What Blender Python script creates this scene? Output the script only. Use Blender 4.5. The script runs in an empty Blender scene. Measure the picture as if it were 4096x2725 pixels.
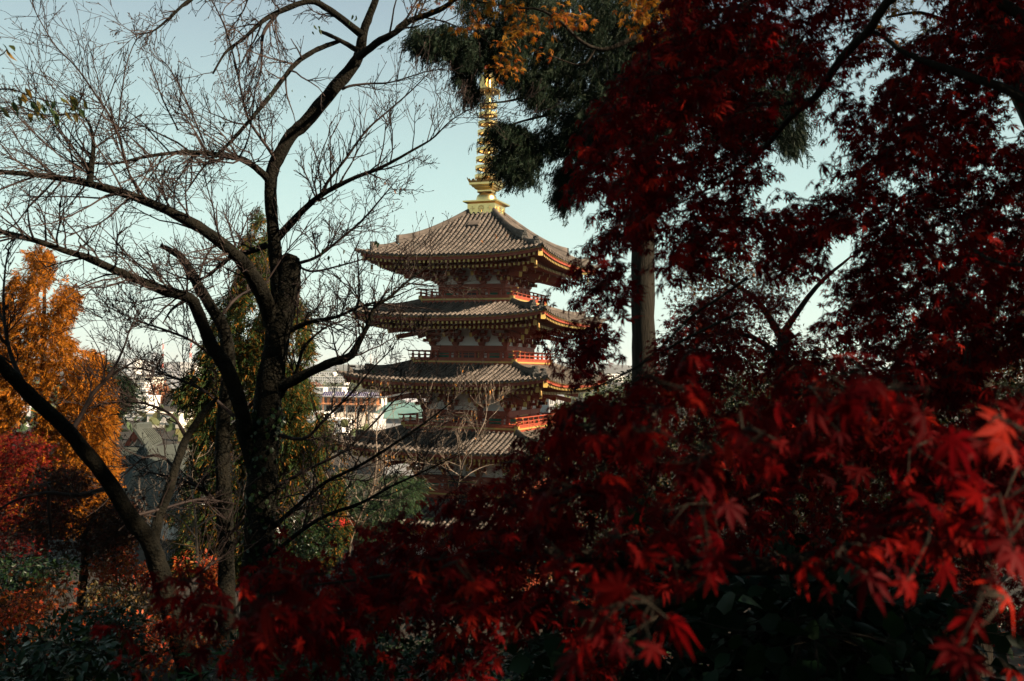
import bpy, math, random
import numpy as np
from mathutils import Matrix, Vector
random.seed(7); rng = np.random.default_rng(7)
SC = bpy.context.scene; COL = SC.collection
rad = math.radians
# ------------------------------------------------------------------ camera
FD = 3720.83*2357/4096           # focal length in the units used for reading positions off the photograph (2357 wide)
ROLL, PITCH = rad(.9622), rad(1.7837)
_f = np.array([0, math.cos(PITCH), math.sin(PITCH)]); _u0 = np.array([0, -math.sin(PITCH), math.cos(PITCH)]); _r0 = np.array([1., 0, 0])
_r = math.cos(ROLL)*_r0 + math.sin(ROLL)*_u0; _u = -math.sin(ROLL)*_r0 + math.cos(ROLL)*_u0
def P(px, py, d):
    """world point at depth d metres that the photograph shows at (px, py)"""
    return d*(_f + (px-1178.5)/FD*_r - (py-784.2)/FD*_u)
def Q(p):
    """photo position of world points, and their depth"""
    p = np.asarray(p, float); d = p @ _f
    return np.stack([1178.5 + FD*(p@_r)/d, 784.2 - FD*(p@_u)/d], -1), d
cam = bpy.data.cameras.new('camera'); co = bpy.data.objects.new('camera', cam); COL.objects.link(co); SC.camera = co
cam.sensor_width = 36; cam.lens = 36*3720.83/4096; cam.clip_start = .05; cam.clip_end = 20000
co.matrix_world = Matrix(((_r[0], _u[0], -_f[0], 0), (_r[1], _u[1], -_f[1], 0), (_r[2], _u[2], -_f[2], 0), (0, 0, 0, 1)))
cam.dof.use_dof = True; cam.dof.focus_distance = 45; cam.dof.aperture_fstop = 5.2
# ------------------------------------------------------------------ light
THP = rad(-20.767)               # turn of the pagoda
SUN_AZ = THP - rad(2); SUN_EL = rad(32)
sdir = Vector((math.cos(SUN_EL)*math.cos(SUN_AZ), math.cos(SUN_EL)*math.sin(SUN_AZ), math.sin(SUN_EL)))
sun = bpy.data.lights.new('sun', 'SUN'); sun.energy = 5.0; sun.angle = rad(.5); sun.color = (1, .79, .56)
so = bpy.data.objects.new('sun', sun); COL.objects.link(so); so.rotation_euler = sdir.to_track_quat('Z', 'Y').to_euler()
w = bpy.data.worlds.new('World'); SC.world = w; w.use_nodes = True
nt = w.node_tree; nt.nodes.clear()
sky = nt.nodes.new('ShaderNodeTexSky'); sky.sky_type = 'NISHITA'; sky.sun_disc = False
sky.sun_elevation = SUN_EL; sky.sun_rotation = math.pi/2 - SUN_AZ; sky.air_density = 1.0; sky.dust_density = 1.5; sky.ozone_density = 1.0
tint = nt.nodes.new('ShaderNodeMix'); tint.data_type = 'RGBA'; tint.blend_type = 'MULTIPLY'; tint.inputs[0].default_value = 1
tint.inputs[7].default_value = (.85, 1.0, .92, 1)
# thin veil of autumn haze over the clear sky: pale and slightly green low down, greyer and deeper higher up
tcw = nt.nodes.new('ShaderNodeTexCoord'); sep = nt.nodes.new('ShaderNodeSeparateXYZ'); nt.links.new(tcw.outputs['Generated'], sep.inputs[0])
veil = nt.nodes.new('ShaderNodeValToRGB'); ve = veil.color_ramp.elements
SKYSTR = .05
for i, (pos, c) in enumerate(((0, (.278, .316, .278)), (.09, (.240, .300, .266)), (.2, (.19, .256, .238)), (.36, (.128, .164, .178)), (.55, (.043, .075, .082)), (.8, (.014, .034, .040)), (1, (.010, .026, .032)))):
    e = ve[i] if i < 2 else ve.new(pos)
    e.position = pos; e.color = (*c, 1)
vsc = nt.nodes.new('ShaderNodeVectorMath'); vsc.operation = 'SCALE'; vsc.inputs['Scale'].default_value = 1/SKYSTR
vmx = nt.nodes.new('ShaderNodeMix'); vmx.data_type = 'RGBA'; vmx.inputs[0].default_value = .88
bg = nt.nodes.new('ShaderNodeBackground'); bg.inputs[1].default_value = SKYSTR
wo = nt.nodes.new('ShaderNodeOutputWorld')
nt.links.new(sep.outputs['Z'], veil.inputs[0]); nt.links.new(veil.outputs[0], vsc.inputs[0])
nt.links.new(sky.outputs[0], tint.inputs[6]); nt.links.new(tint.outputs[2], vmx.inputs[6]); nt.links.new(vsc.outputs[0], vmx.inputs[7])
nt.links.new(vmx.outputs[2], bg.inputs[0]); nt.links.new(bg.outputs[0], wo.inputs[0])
vs = SC.view_settings; vs.view_transform = 'Standard'; vs.look = 'None'; vs.gamma = 1; vs.use_curve_mapping = False; vs.exposure = 1.75
SC.cycles.use_denoising = True
SC.cycles.max_bounces = 6; SC.cycles.diffuse_bounces = 3; SC.cycles.glossy_bounces = 3; SC.cycles.transmission_bounces = 4; SC.cycles.transparent_max_bounces = 8
SC.cycles.volume_bounces = 0; SC.cycles.sample_clamp_indirect = 4
# ------------------------------------------------------------------ materials
MATS = {}
def mat(name, c1, c2=None, scale=3., rough=.8, metal=0., bump=0., bscale=30., trans=0., island=None, spec=.3, detail=5., coord='Object', streak=None, ovar=0.):
    """procedural material: c1..c2 mottled by noise; island = colours drawn per leaf; trans = share of light let through"""
    if name in MATS: return MATS[name]
    if metal < .5 and max(max(c) for c in ([c1, c2 or c1] + list(island or []))) < .5:
        q_ = .8; c1 = tuple(v*q_ for v in c1); c2 = c2 and tuple(v*q_ for v in c2); island = island and [tuple(v*q_ for v in c) for c in island]
    m = bpy.data.materials.new(name); m.use_nodes = True; t = m.node_tree; N, L = t.nodes, t.links
    b = N['Principled BSDF']; out = N['Material Output']
    b.inputs['Roughness'].default_value = rough; b.inputs['Metallic'].default_value = metal
    b.inputs['Specular IOR Level'].default_value = spec
    tc = N.new('ShaderNodeTexCoord'); mp = N.new('ShaderNodeMapping'); L.new(tc.outputs[coord], mp.inputs[0])
    if streak: mp.inputs['Scale'].default_value = streak
    src = None
    if island:
        g = N.new('ShaderNodeNewGeometry'); oi = N.new('ShaderNodeObjectInfo')
        ad = N.new('ShaderNodeMath'); ad.operation = 'ADD'; fr = N.new('ShaderNodeMath'); fr.operation = 'FRACT'
        L.new(g.outputs['Random Per Island'], ad.inputs[0]); L.new(oi.outputs['Random'], ad.inputs[1]); L.new(ad.outputs[0], fr.inputs[0])
        r = N.new('ShaderNodeValToRGB'); e = r.color_ramp.elements
        while len(e) < len(island): e.new(.5)
        for i, c in enumerate(island): e[i].position = i/(len(island)-1); e[i].color = (*c, 1)
        L.new(fr.outputs[0], r.inputs[0]); src = r.outputs[0]
    if c2 is not None:
        n = N.new('ShaderNodeTexNoise'); n.inputs['Scale'].default_value = scale; n.inputs['Detail'].default_value = detail
        L.new(mp.outputs[0], n.inputs['Vector'])
        rp = N.new('ShaderNodeValToRGB'); rp.color_ramp.elements[0].position = .32; rp.color_ramp.elements[1].position = .68
        rp.color_ramp.elements[0].color = (*c1, 1); rp.color_ramp.elements[1].color = (*c2, 1)
        L.new(n.outputs[0], rp.inputs[0])
        if src is None: src = rp.outputs[0]
        else:
            mx = N.new('ShaderNodeMix'); mx.data_type = 'RGBA'; mx.blend_type = 'MULTIPLY'; mx.inputs[0].default_value = 1
            L.new(src, mx.inputs[6]); L.new(rp.outputs[0], mx.inputs[7]); src = mx.outputs[2]
    if ovar and src is not None:      # each piece fired a little lighter or darker
        oi2 = N.new('ShaderNodeObjectInfo'); mr = N.new('ShaderNodeMapRange'); mr.inputs[3].default_value = 1-ovar; mr.inputs[4].default_value = 1+ovar
        sc_ = N.new('ShaderNodeVectorMath'); sc_.operation = 'SCALE'; L.new(oi2.outputs['Random'], mr.inputs[0]); L.new(src, sc_.inputs[0]); L.new(mr.outputs[0], sc_.inputs['Scale']); src = sc_.outputs[0]
    if src is None: b.inputs['Base Color'].default_value = (*c1, 1)
    else: L.new(src, b.inputs['Base Color'])
    if bump:
        n2 = N.new('ShaderNodeTexNoise'); n2.inputs['Scale'].default_value = bscale; n2.inputs['Detail'].default_value = 6
        L.new(mp.outputs[0], n2.inputs['Vector'])
        bp = N.new('ShaderNodeBump'); bp.inputs['Strength'].default_value = bump; bp.inputs['Distance'].default_value = .05
        L.new(n2.outputs[0], bp.inputs['Height']); L.new(bp.outputs[0], b.inputs['Normal'])
    if trans:
        tr = N.new('ShaderNodeBsdfTranslucent'); ms = N.new('ShaderNodeMixShader'); ms.inputs[0].default_value = trans
        if src is None: tr.inputs[0].default_value = (*c1, 1)
        else: L.new(src, tr.inputs[0])
        L.new(b.outputs[0], ms.inputs[1]); L.new(tr.outputs[0], ms.inputs[2]); L.new(ms.outputs[0], out.inputs[0])
    MATS[name] = m; return m
# ------------------------------------------------------------------ mesh helpers
class MB:
    """collects pieces of geometry and links them as one mesh object"""
    def __init__(s): s.v = []; s.f = []; s.n = 0
    def add(s, V, F, m=0):
        V = np.asarray(V, float).reshape(-1, 3)
        if isinstance(F, np.ndarray): s.f.append((F+s.n, m))
        else:
            by = {}
            for f in F: by.setdefault(len(f), []).append(f)
            for k in by: s.f.append((np.array(by[k])+s.n, m))
        s.v.append(V); s.n += len(V); return s
    def mesh(s, name, mats, smooth=False):
        me = bpy.data.meshes.new(name); V = np.concatenate(s.v)
        me.vertices.add(len(V)); me.vertices.foreach_set('co', V.astype(np.float32).ravel())
        lo = np.concatenate([f.ravel() for f, _ in s.f]).astype(np.int32); sz = np.concatenate([np.full(len(f), f.shape[1]) for f, _ in s.f])
        me.loops.add(len(lo)); me.loops.foreach_set('vertex_index', lo)
        me.polygons.add(len(sz)); st = np.concatenate([[0], np.cumsum(sz)[:-1]]).astype(np.int32)
        me.polygons.foreach_set('loop_start', st)
        me.polygons.foreach_set('material_index', np.concatenate([np.full(len(f), m) for f, m in s.f]).astype(np.int32))
        me.polygons.foreach_set('use_smooth', np.full(len(sz), smooth))
        for m in (mats if isinstance(mats, (list, tuple)) else [mats]): me.materials.append(m)
        me.update(calc_edges=True); return me
    def build(s, name, mats, parent=None, smooth=False, kind=None, label=None):
        o = bpy.data.objects.new(name, s.mesh(name, mats, smooth)); COL.objects.link(o)
        if parent: o.parent = parent
        if kind: o['kind'] = kind
        if label: o['label'] = label
        return o
def tag(o, label, cat, group=None):
    o['label'] = label; o['category'] = cat
    if group: o['group'] = group
    return o
def thing(name, label, cat, loc=(0, 0, 0), rz=0, group=None):
    o = bpy.data.objects.new(name, None); COL.objects.link(o); o.location = loc; o.rotation_euler = (0, 0, rz); o.empty_display_size = .3
    return tag(o, label, cat, group)
def inst(name, me, parent, loc=(0, 0, 0), rz=0, label=None):
    o = bpy.data.objects.new(name, me); COL.objects.link(o); o.location = loc; o.rotation_euler = (0, 0, rz); o.parent = parent
    if label: o['label'] = label
    return o
BOXF = np.array([[0, 3, 2, 1], [4, 5, 6, 7], [0, 1, 5, 4], [1, 2, 6, 5], [2, 3, 7, 6], [3, 0, 4, 7]])
def box(x0, x1, y0, y1, z0, z1):
    return np.array([[x0, y0, z0], [x1, y0, z0], [x1, y1, z0], [x0, y1, z0], [x0, y0, z1], [x1, y0, z1], [x1, y1, z1], [x0, y1, z1]], float), BOXF
def nrm(v): v = np.asarray(v, float); return v/max(np.linalg.norm(v), 1e-9)
def beam(p0, p1, wd, ht, up=(0, 0, 1)):
    """box from p0 to p1, wd wide, ht high, centred on the line"""
    p0, p1 = np.array(p0, float), np.array(p1, float); d = nrm(p1-p0); s = nrm(np.cross(d, up)); u = np.cross(s, d)
    c = [(-.5, -.5), (.5, -.5), (.5, .5), (-.5, .5)]
    return np.array([p+s*wd*a+u*ht*b for p in (p0, p1) for a, b in c]), BOXF
def tube(pts, r, n=6, cap=True):
    pts = np.asarray(pts, float); k = len(pts); r = np.broadcast_to(np.asarray(r, float), (k,))
    t = np.gradient(pts, axis=0); t /= np.maximum(np.linalg.norm(t, axis=1, keepdims=True), 1e-9)
    a = np.array([0, 0, 1.]) if abs(t[0][2]) < .9 else np.array([1., 0, 0])
    s = np.cross(t, a); s /= np.maximum(np.linalg.norm(s, axis=1, keepdims=True), 1e-9); u = np.cross(s, t)
    th = np.arange(n)*2*math.pi/n
    V = (pts[:, None] + r[:, None, None]*(np.cos(th)[None, :, None]*s[:, None] + np.sin(th)[None, :, None]*u[:, None])).reshape(-1, 3)
    i = np.arange(k-1)[:, None]*n; j = np.arange(n)[None]; j2 = (j+1) % n
    F = np.stack([i+j, i+j2, i+n+j2, i+n+j], -1).reshape(-1, 4)
    if cap: return V, [*map(tuple, F), tuple(range(n)), tuple(range((k-1)*n, k*n))]
    return V, F
def lathe(prof, n=20, c=(0, 0, 0)):
    """surface of revolution of (r, z) pairs about z"""
    th = np.arange(n)*2*math.pi/n; pr = np.array(prof, float); k = len(pr)
    V = np.stack([pr[:, 0:1]*np.cos(th), pr[:, 0:1]*np.sin(th), np.repeat(pr[:, 1:2], n, 1)], -1).reshape(-1, 3)+np.array(c)
    i = np.arange(k-1)[:, None]*n; j = np.arange(n)[None]; j2 = (j+1) % n
    return V, np.stack([i+j, i+j2, i+n+j2, i+n+j], -1).reshape(-1, 4)
def prism(poly, d0, d1, axis='y'):
    """2-D outline extruded along an axis: (a, b) -> (a, d, b) for y, (d, a, b) for x, (a, b, d) for z"""
    n = len(poly); V = []
    for d in (d0, d1):
        for a, b in poly: V.append((a, d, b) if axis == 'y' else (d, a, b) if axis == 'x' else (a, b, d))
    F = [tuple(range(n)), tuple(range(2*n-1, n-1, -1))]+[(i, (i+1) % n, n+(i+1) % n, n+i) for i in range(n)]
    return np.array(V, float), F
def rotz(V, a):
    c, s = math.cos(a), math.sin(a); V = np.asarray(V, float); W = V.copy(); W[..., 0] = c*V[..., 0]-s*V[..., 1]; W[..., 1] = s*V[..., 0]+c*V[..., 1]; return W
HALF = math.pi/2
# ------------------------------------------------------------------ the setting
def ground_z(x, y):
    x = np.asarray(x, float); y = np.asarray(y, float)
    sl = -1.75-np.clip(y-1, 0, None)*.19-np.clip(y-14, 0, None)*.16
    hill = np.maximum(sl, -18.8)
    hill = np.where(y > 100, -18.8-np.clip((y-100)/60, 0, 1)*3.2, hill)
    ri = np.clip(x-5-.12*y, 0, 40)*.28*np.clip(1-(y-40)/60, 0, 1)*(y < 100)
    far = np.clip((np.hypot(x, y)-3500)/4000, 0, 1)*(40+30*np.sin(x*.0011+1)+18*np.sin(x*.0031))
    bk = np.clip(-y-3, 0, 60)*.25
    return hill+ri+bk*(y < 0)+.12*np.sin(x*1.3)*np.cos(y*.9)*(np.hypot(x, y) < 60)+far
ax = np.sort(np.concatenate([np.linspace(-30, 40, 90), np.sign(np.linspace(-1, 1, 60))*np.geomspace(1, 1, 60)*0+np.linspace(-1, 1, 60)**3*9000]))
ay = np.unique(np.concatenate([np.linspace(-40, 100, 110), np.geomspace(101, 9000, 60), -np.geomspace(41, 3000, 20)]))
gx, gy = np.meshgrid(ax, ay); gv = np.stack([gx, gy, ground_z(gx, gy)], -1).reshape(-1, 3)
ni, nj = gx.shape; ii = (np.arange(ni-1)[:, None]*nj+np.arange(nj-1)[None]).ravel()
MB().add(gv, np.stack([ii, ii+1, ii+nj+1, ii+nj], -1)).build('ground', mat('soil_and_litter', (.009, .007, .005), (.022, .015, .009), scale=.6, rough=.95, bump=.5, bscale=4), smooth=True, kind='structure')
# ------------------------------------------------------------------ the pagoda
RED = mat('vermilion_paint', (.23, .036, .013), (.30, .050, .018), scale=2.5, rough=.55, spec=.35)
GOLD = mat('gilt_fitting', (.40, .26, .06), (.47, .32, .085), scale=6, rough=.42, spec=.5, metal=.25)
GILT = mat('gilt_bronze', (.74, .52, .21), (.80, .58, .25), scale=3, rough=.28, metal=1., bump=.10, bscale=9)
TILE = mat('grey_clay_tile', (.062, .053, .046), (.130, .108, .093), scale=1.3, rough=.7, spec=.2, bump=.12, bscale=14, ovar=.22)
TILED = mat('grey_pan_tile', (.030, .031, .030), (.045, .045, .043), scale=2.2, rough=.8, spec=.2, bump=.1, bscale=14)
WHITE = mat('white_plaster', (.72, .72, .70), (.78, .78, .76), scale=1.5, rough=.9)
GREEN = mat('green_lattice_paint', (.012, .16, .105), (.018, .20, .13), scale=4, rough=.6)
DOORM = mat('dark_door_lacquer', (.012, .018, .025), (.02, .026, .034), scale=3, rough=.4)
BRONZE = mat('aged_bronze', (.17, .10, .035), (.26, .16, .05), scale=9, rough=.45, metal=.6)
Z0 = -18.8
pag = thing('pagoda', 'tall red five storey pagoda with grey tiled roofs and golden spire', 'pagoda', (-2.398, 80, Z0), THP)
TT = [-12.1, -6.5, -1.08, 4.04, 8.87]; AA = [9.4, 8.95, 8.51, 8.1, 7.66]; BB = [4.6, 4.15, 3.72, 3.28, 2.88]
CC = [6.2, 5.6, 5.1, 4.6, 4.18]; BZ = [-17.0, -9.85, -4.5, .80, 5.93]; RISE = [1.5, 1.45, 1.4, 1.36, 4.42]
UP = .52
n_tile = 0; n_raft = 0
def hijiki(x, y, z, half, d, h, mb, along='x', m=0):
    """boat-shaped bracket arm with curved lower ends"""
    pl = [(-half, h*.5), (-half, h*.05), (-half*.93, -h*.2), (-half*.78, -h*.42), (-half*.55, -h*.5), (half*.55, -h*.5), (half*.78, -h*.42), (half*.93, -h*.2), (half, h*.05), (half, h*.5)]
    V, F = prism(pl, -d/2, d/2, 'y' if along == 'x' else 'x'); mb.add(V+np.array([x, y, z]), F, m)
def block(x, y, z, s, h, mb):
    """bearing block, wider above than below"""
    c = s*.68/2; t = s/2
    V = np.array([(x-c, y-c, z), (x+c, y-c, z), (x+c, y+c, z), (x-c, y+c, z), (x-t, y-t, z+h*.45), (x+t, y-t, z+h*.45), (x+t, y+t, z+h*.45), (x-t, y+t, z+h*.45), (x-t, y-t, z+h), (x+t, y-t, z+h), (x+t, y+t, z+h), (x-t, y+t, z+h)])
    F = [(0, 3, 2, 1), (8, 9, 10, 11)]+[(a, (a+1) % 4, 4+(a+1) % 4, 4+a) for a in range(4)]+[(4+a, 4+(a+1) % 4, 8+(a+1) % 4, 8+a) for a in range(4)]
    mb.add(V, F)
for k in range(5):
    T, a, b, c, B, rise = TT[k]-Z0, AA[k], BB[k], CC[k], BZ[k]-Z0, RISE[k]
    E_ = T-.45; ae = a+.34; ze = T+.06; at = 1.2 if k == 4 else CC[k+1]-.12
    def prof(t): return t*(.80+.20*t) if k < 4 else t*(.66+.34*t)
    def rp(x, t):
        y = -(ae+(at-ae)*t); return np.array([x, y, ze+rise*prof(t)+UP*(min(abs(x), ae)/ae)**3*(1-t)**2])
    def rend(x): return max(0., min(1., (ae-abs(x))/(ae-at)))
    # --- pan tile surface with stepped courses, one sheet per side, and the red boards beneath
    rf = MB(); nc = 30; run = math.hypot(ae-at, rise); ns = int(run/.30)
    for q in range(4):
        V = []; 
        for s in range(ns):
            for tt, dz in ((s/ns, .035), ((s+1)/ns, 0.)):
                h = ae+(at-ae)*tt
                for i in range(nc+1):
                    p = rp(h*(-1+2*i/nc), tt); p[2] += dz-.03; V.append(p)
        V = rotz(np.array(V), q*HALF); r = np.arange(2*ns-1)[:, None]*(nc+1)+np.arange(nc)[None]; r = r.ravel()
        rf.add(V, np.stack([r, r+1, r+nc+2, r+nc+1], -1), 0)
        V = []
        for j in range(5):
            u = j/4; y = a+.12+(b-.1-a-.12)*u
            for i in range(nc+1):
                x = y*(-1+2*i/nc); V.append((x, -y, E_+.14+UP*(abs(x)/a)**3*(1-u)**2+.9*u*.62))
        V = rotz(np.array(V), q*HALF); r = (np.arange(4)[:, None]*(nc+1)+np.arange(nc)[None]).ravel()
        rf.add(V, np.stack([r, r+nc+1, r+nc+2, r+1], -1), 1)
    roof = rf.build('roof', [TILED, RED], pag)
    # --- rows of barrel tiles
    nrow = int(2*(ae-.1)/.415); xs = (np.arange(nrow)-(nrow-1)/2)*.415
    rest = MB()
    def barrel(p0, p1, r0, r1, n=6):
        d = nrm(p1-p0); s = np.array([1., 0, 0]); u = nrm(np.cross(s, d)); th = np.linspace(0, math.pi, n+1)
        V = np.concatenate([p+r*(np.cos(th)[:, None]*s+np.sin(th)[:, None]*u) for p, r in ((p0, r0), (p1, r1))])
        i = np.arange(n); return V, [*map(tuple, np.stack([i, i+1, i+n+2, i+n+1], -1)), tuple(range(n+1))]
    for i, x in enumerate(xs[::-1]):
        te = rend(x)-.01
        if te < .03: continue
        nn = max(2, int(round(te*run/.36))); ps = [rp(x, te*j/nn) for j in range(nn+1)]
        jit = rng.normal(0, .006, (nn+1, 2))
        row = MB(); tiles = []
        for j in range(nn):
            o = np.array([jit[j, 0], 0, jit[j, 1]]); V, F = barrel(ps[j]+o, ps[j+1]+o, .133, .108); tiles.append((V, F)); row.add(V, F)
        th = np.linspace(0, 2*math.pi, 13)[:-1]; p = ps[0]+np.array([0, -.012, 0])
        V = np.stack([p[0]+.135*np.cos(th), np.full(12, p[1]), p[2]-.01+.135*np.sin(th)], -1); row.add(V, [tuple(range(12))])
        tiles[0] = (np.concatenate([tiles[0][0], V]), tiles[0][1]+[tuple(range(14, 26))])
        if k == 4 and n_tile+nn <= 300:
            for V, F in tiles: MB().add(V, F).build('roof_tile', TILE, roof)
            n_tile += nn
            inst('tile_row', row.mesh('tile_row', TILE), roof, rz=HALF)
        else:
            me = row.mesh('tile_row', TILE)
            if k >= 1: inst('tile_row', me, roof)
            if k >= 2: inst('tile_row', me, roof, rz=HALF)
        for q in ((2, 3) if k >= 2 else (1, 2, 3) if k == 1 else (0, 1, 2, 3)):
            for v, f in zip(row.v, row.f): pass
            Vr = rotz(np.concatenate(row.v), q*HALF)
            base = rest.n; rest.v.append(Vr); rest.n += len(Vr); rest.f += [(f+base, 0) for f, _ in row.f]
    rest.build('roof_tiling', TILE, roof, kind='stuff')
    # --- hip ridges in two steps with end ornaments
    def hip(t, dz=0.):
        h = ae+(at-ae)*t; p = rp(h, t); return np.array([h, -h, p[2]+dz])
    def ridge(t0, t1, w, h, lift):
        mb = MB(); n = 12; S = nrm((1, 1, 0)); pr = []
        lv = 4
        for j in range(lv): pr += [(-w/2-(.025 if j % 2 == 0 else 0), h*.78*j/lv), (-w/2-(.025 if j % 2 == 0 else 0), h*.78*(j+.72)/lv)]
        pr = pr+[(-w*.42, h*.80), (-w*.22, h*.96), (0, h), (w*.22, h*.96), (w*.42, h*.80)]+[(-x, z) for x, z in pr[::-1]]
        m = len(pr); V = []
        for i in range(n+1):
            u = i/n; t = t0+(t1-t0)*u; p = hip(t, -.1+lift*(1-u)**3)
            for x, z in pr: V.append(p+S*x+np.array([0, 0, z*(1+.62*(1-u)**4)]))
        i = np.arange(n)[:, None]*m; j = np.arange(m)[None]; j2 = (j+1) % m
        F = np.stack([i+j, i+j2, i+m+j2, i+m+j], -1).reshape(-1, 4)
        mb.add(np.array(V), [*map(tuple, F), tuple(range(m)), tuple(range(n*m, (n+1)*m))]); return mb
    def ornament(t, s, lift):
        """shield-shaped ridge-end tile with a round tile jutting from its top"""
        mb = MB(); p = hip(t, -.08+lift); d = nrm((1, -1, 0))
        pl = [(-.30*s, 0), (-.34*s, .22*s), (-.24*s, .34*s), (-.22*s, .55*s), (-.1*s, .66*s), (.1*s, .66*s), (.22*s, .55*s), (.24*s, .34*s), (.34*s, .22*s), (.30*s, 0)]
        V, F = prism(pl, -.09, .03, 'y'); mb.add(rotz(V, rad(45))+p, F)
        for bx, bz, br in ((0, .22, .10), (-.13, .42, .06), (.13, .42, .06), (0, .45, .05)):
            V, F = lathe([(br*s, 0), (br*s*.7, .05), (.001, .07)], 8); V = np.stack([V[:, 0], -V[:, 2], V[:, 1]], -1)
            mb.add(rotz(V+np.array([bx*s, -.085, bz*s]), rad(45))+p, F)
        q0 = p+np.array([0, 0, .72*s]); V, F = tube([q0-d*.5, q0-d*.1, q0+d*.12], [.12*s, .125*s, .135*s], 10); mb.add(V, F)
        return mb
    m1 = ridge(.36, 1., .34, .46, .12).mesh('hip_ridge', TILE); m2 = ridge(.13, .35, .30, .36, .12).mesh('hip_ridge', TILE)
    o1 = ornament(.355, .88, .10).mesh('ridge_ornament', TILED); o2 = ornament(.125, .78, .10).mesh('ridge_ornament', TILED)
    tp = MB(); p = hip(0, .06); d = nrm((1, -1, .12)); V, F = tube([p-d*.7, p, p+d*.18], [.13, .135, .14], 10); tp.add(V, F); tp = tp.mesh('corner_tile', TILE)
    for q in range(4):
        for nm, me in (('hip_ridge', m1), ('hip_ridge', m2), ('ridge_ornament', o1), ('ridge_ornament', o2), ('corner_tile', tp)): inst(nm, me, roof, rz=q*HALF)
    # --- fascia boards: red, with a gilt strip above
    fb = MB(); n = 40
    for y0, y1, z0, z1, m in ((-.12, .10, .13, .36, 0), (-.16, .12, .36, .45, 1)):
        V = []
        for i in range(n+1):
            x = -1+2*i/n
            for yy, zz in ((y0, z0), (y1, z0), (y1, z1), (y0, z1)):
                h = a+.12-yy-.12; V.append((x*h, -h, E_+zz+UP*abs(x)**3))
        i = np.arange(n)[:, None]*4; j = np.arange(4)[None]; F = np.stack([i+j, i+(j+1) % 4, i+4+(j+1) % 4, i+4+j], -1).reshape(-1, 4)
        fb.add(np.array(V), F, m)
    me = fb.mesh('fascia', [RED, GOLD])
    for q in range(4): inst('fascia', me, roof, rz=q*HALF)
    # --- two rows of rafters with gilt end plates
    sp = .385; nr = int(2*(a-.25)/sp); xr = (np.arange(nr)-(nr-1)/2)*sp
    def rafter(L, sl):
        mb = MB(); V, F = beam((0, .02, 0), (0, L, L*sl), .15, .19); mb.add(V, F, 0); V, F = beam((0, 0, 0), (0, .03, 0), .17, .21); mb.add(V, F, 1); return mb
    cache = {}
    rr = MB()
    for row, (y0, dz, Lm, sl, lim) in enumerate(((a, 0., 1.35, .10, a), (a-.9, -.34, 3.2, .22, a-.9))):
        for x in xr[::-1]:
            if abs(x) > lim-.22: continue
            L = max(.3, round(min(Lm, y0-abs(x)+.15)*2.5)/2.5); z = E_+dz+UP*(abs(x)/a)**3*(1 if row == 0 else .62)
            if (row, L) not in cache: mb = rafter(L, sl); cache[(row, L)] = (mb, mb.mesh('rafter', [RED, GOLD]))
            mb, me = cache[(row, L)]
            for q in range(4):
                if q == 0 and k >= 2 and n_raft < 300:
                    inst('rafter', me, roof, loc=tuple(rotz(np.array([x, -y0, z]), q*HALF)), rz=q*HALF); n_raft += 1
                else:
                    Vr = rotz(np.concatenate(mb.v)+np.array([x, -y0, z]), q*HALF); base = rr.n; rr.v.append(Vr); rr.n += len(Vr); rr.f += [(f+base, m) for f, m in mb.f]
    rr.build('rafters', [RED, GOLD], roof, kind='stuff')
    # --- hip beams: two, the upper reaching the corner
    hb = MB(); 
    for s0, z0, s1, z1, wd, ht in ((a, E_+.46, b+1, E_+.75, .34, .42), (a-.95, E_+.02, b+.3, E_+.55, .30, .38)):
        p0, p1 = np.array([s0, -s0, z0]), np.array([s1, -s1, z1]); d = nrm(p1-p0)
        V, F = beam(p0+d*.03, p1, wd, ht); hb.add(V, F, 0); V, F = beam(p0, p0+d*.05, wd+.03, ht+.03); hb.add(V, F, 1)
    me = hb.mesh('hip_beam', [RED, GOLD])
    for q in range(4): inst('hip_beam', me, roof, rz=q*HALF)
    # --- storey: plaster wall, columns, beams
    zt = B+1.03; zp = E_+.28
    wb = MB(); V, F = box(-b+.12, b-.12, -b+.12, b-.12, B-.6, zp+.5); wb.add(V, F)
    wall = wb.build('wall', WHITE, pag)
    V, F = lathe([(.17, B-.5), (.18, B+.2), (.165, zt-.05)], 12); cm = MB().add(V, F).mesh('column', RED, True)
    px = [-b, -b*.36, b*.36, b]
    for q in range(4):
        for x in px[:3]: 
            p = rotz(np.array([x, -b, 0]), q*HALF); inst('column', cm, wall, loc=tuple(p))
    bm = MB()
    for z0, z1, o in ((B+.72, zt, .13), (B-.14, B+.06, .12), (B+.50, B+.58, .06)):
        V, F = box(-b-o*1.02, b+o*1.02, -b-o, -b+.10, z0, z1); bm.add(V, F)
    V, F = box(-b-.2, b+.2, -b-.19, -b+.12, zt+.002, zt+.09); bm.add(V, F)
    bm = bm.mesh('beam', RED)
    dm = MB(); w2 = b*.36-.30
    V, F = box(-w2, w2, -b-.01, -b+.09, B+.06, B+.72); dm.add(V, F, 0)
    for s in (-1, 1): V, F = box(s*w2-.04, s*w2+.04, -b-.04, -b+.08, B+.06, B+.70); dm.add(V, F, 1)
    V, F = box(-w2, w2, -b-.045, -b+.08, B+.64, B+.70); dm.add(V, F, 1)
    V, F = box(-.012, .012, -b-.03, -b, B+.06, B+.64); dm.add(V, F, 1)
    for s in (-1, 1): V, F = box(s*(w2+.16)-.11, s*(w2+.16)+.11, -b-.02, -b+.09, B+.06, B+.72); dm.add(V, F, 2)
    dm = dm.mesh('door', [DOORM, GOLD, RED])
    wx = b*.68; ww = b*.32-.55
    wm = MB(); V, F = box(wx-ww, wx+ww, -b+.02, -b+.1, B+.06, B+.72); wm.add(V, F, 1)
    nb = 8
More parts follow.
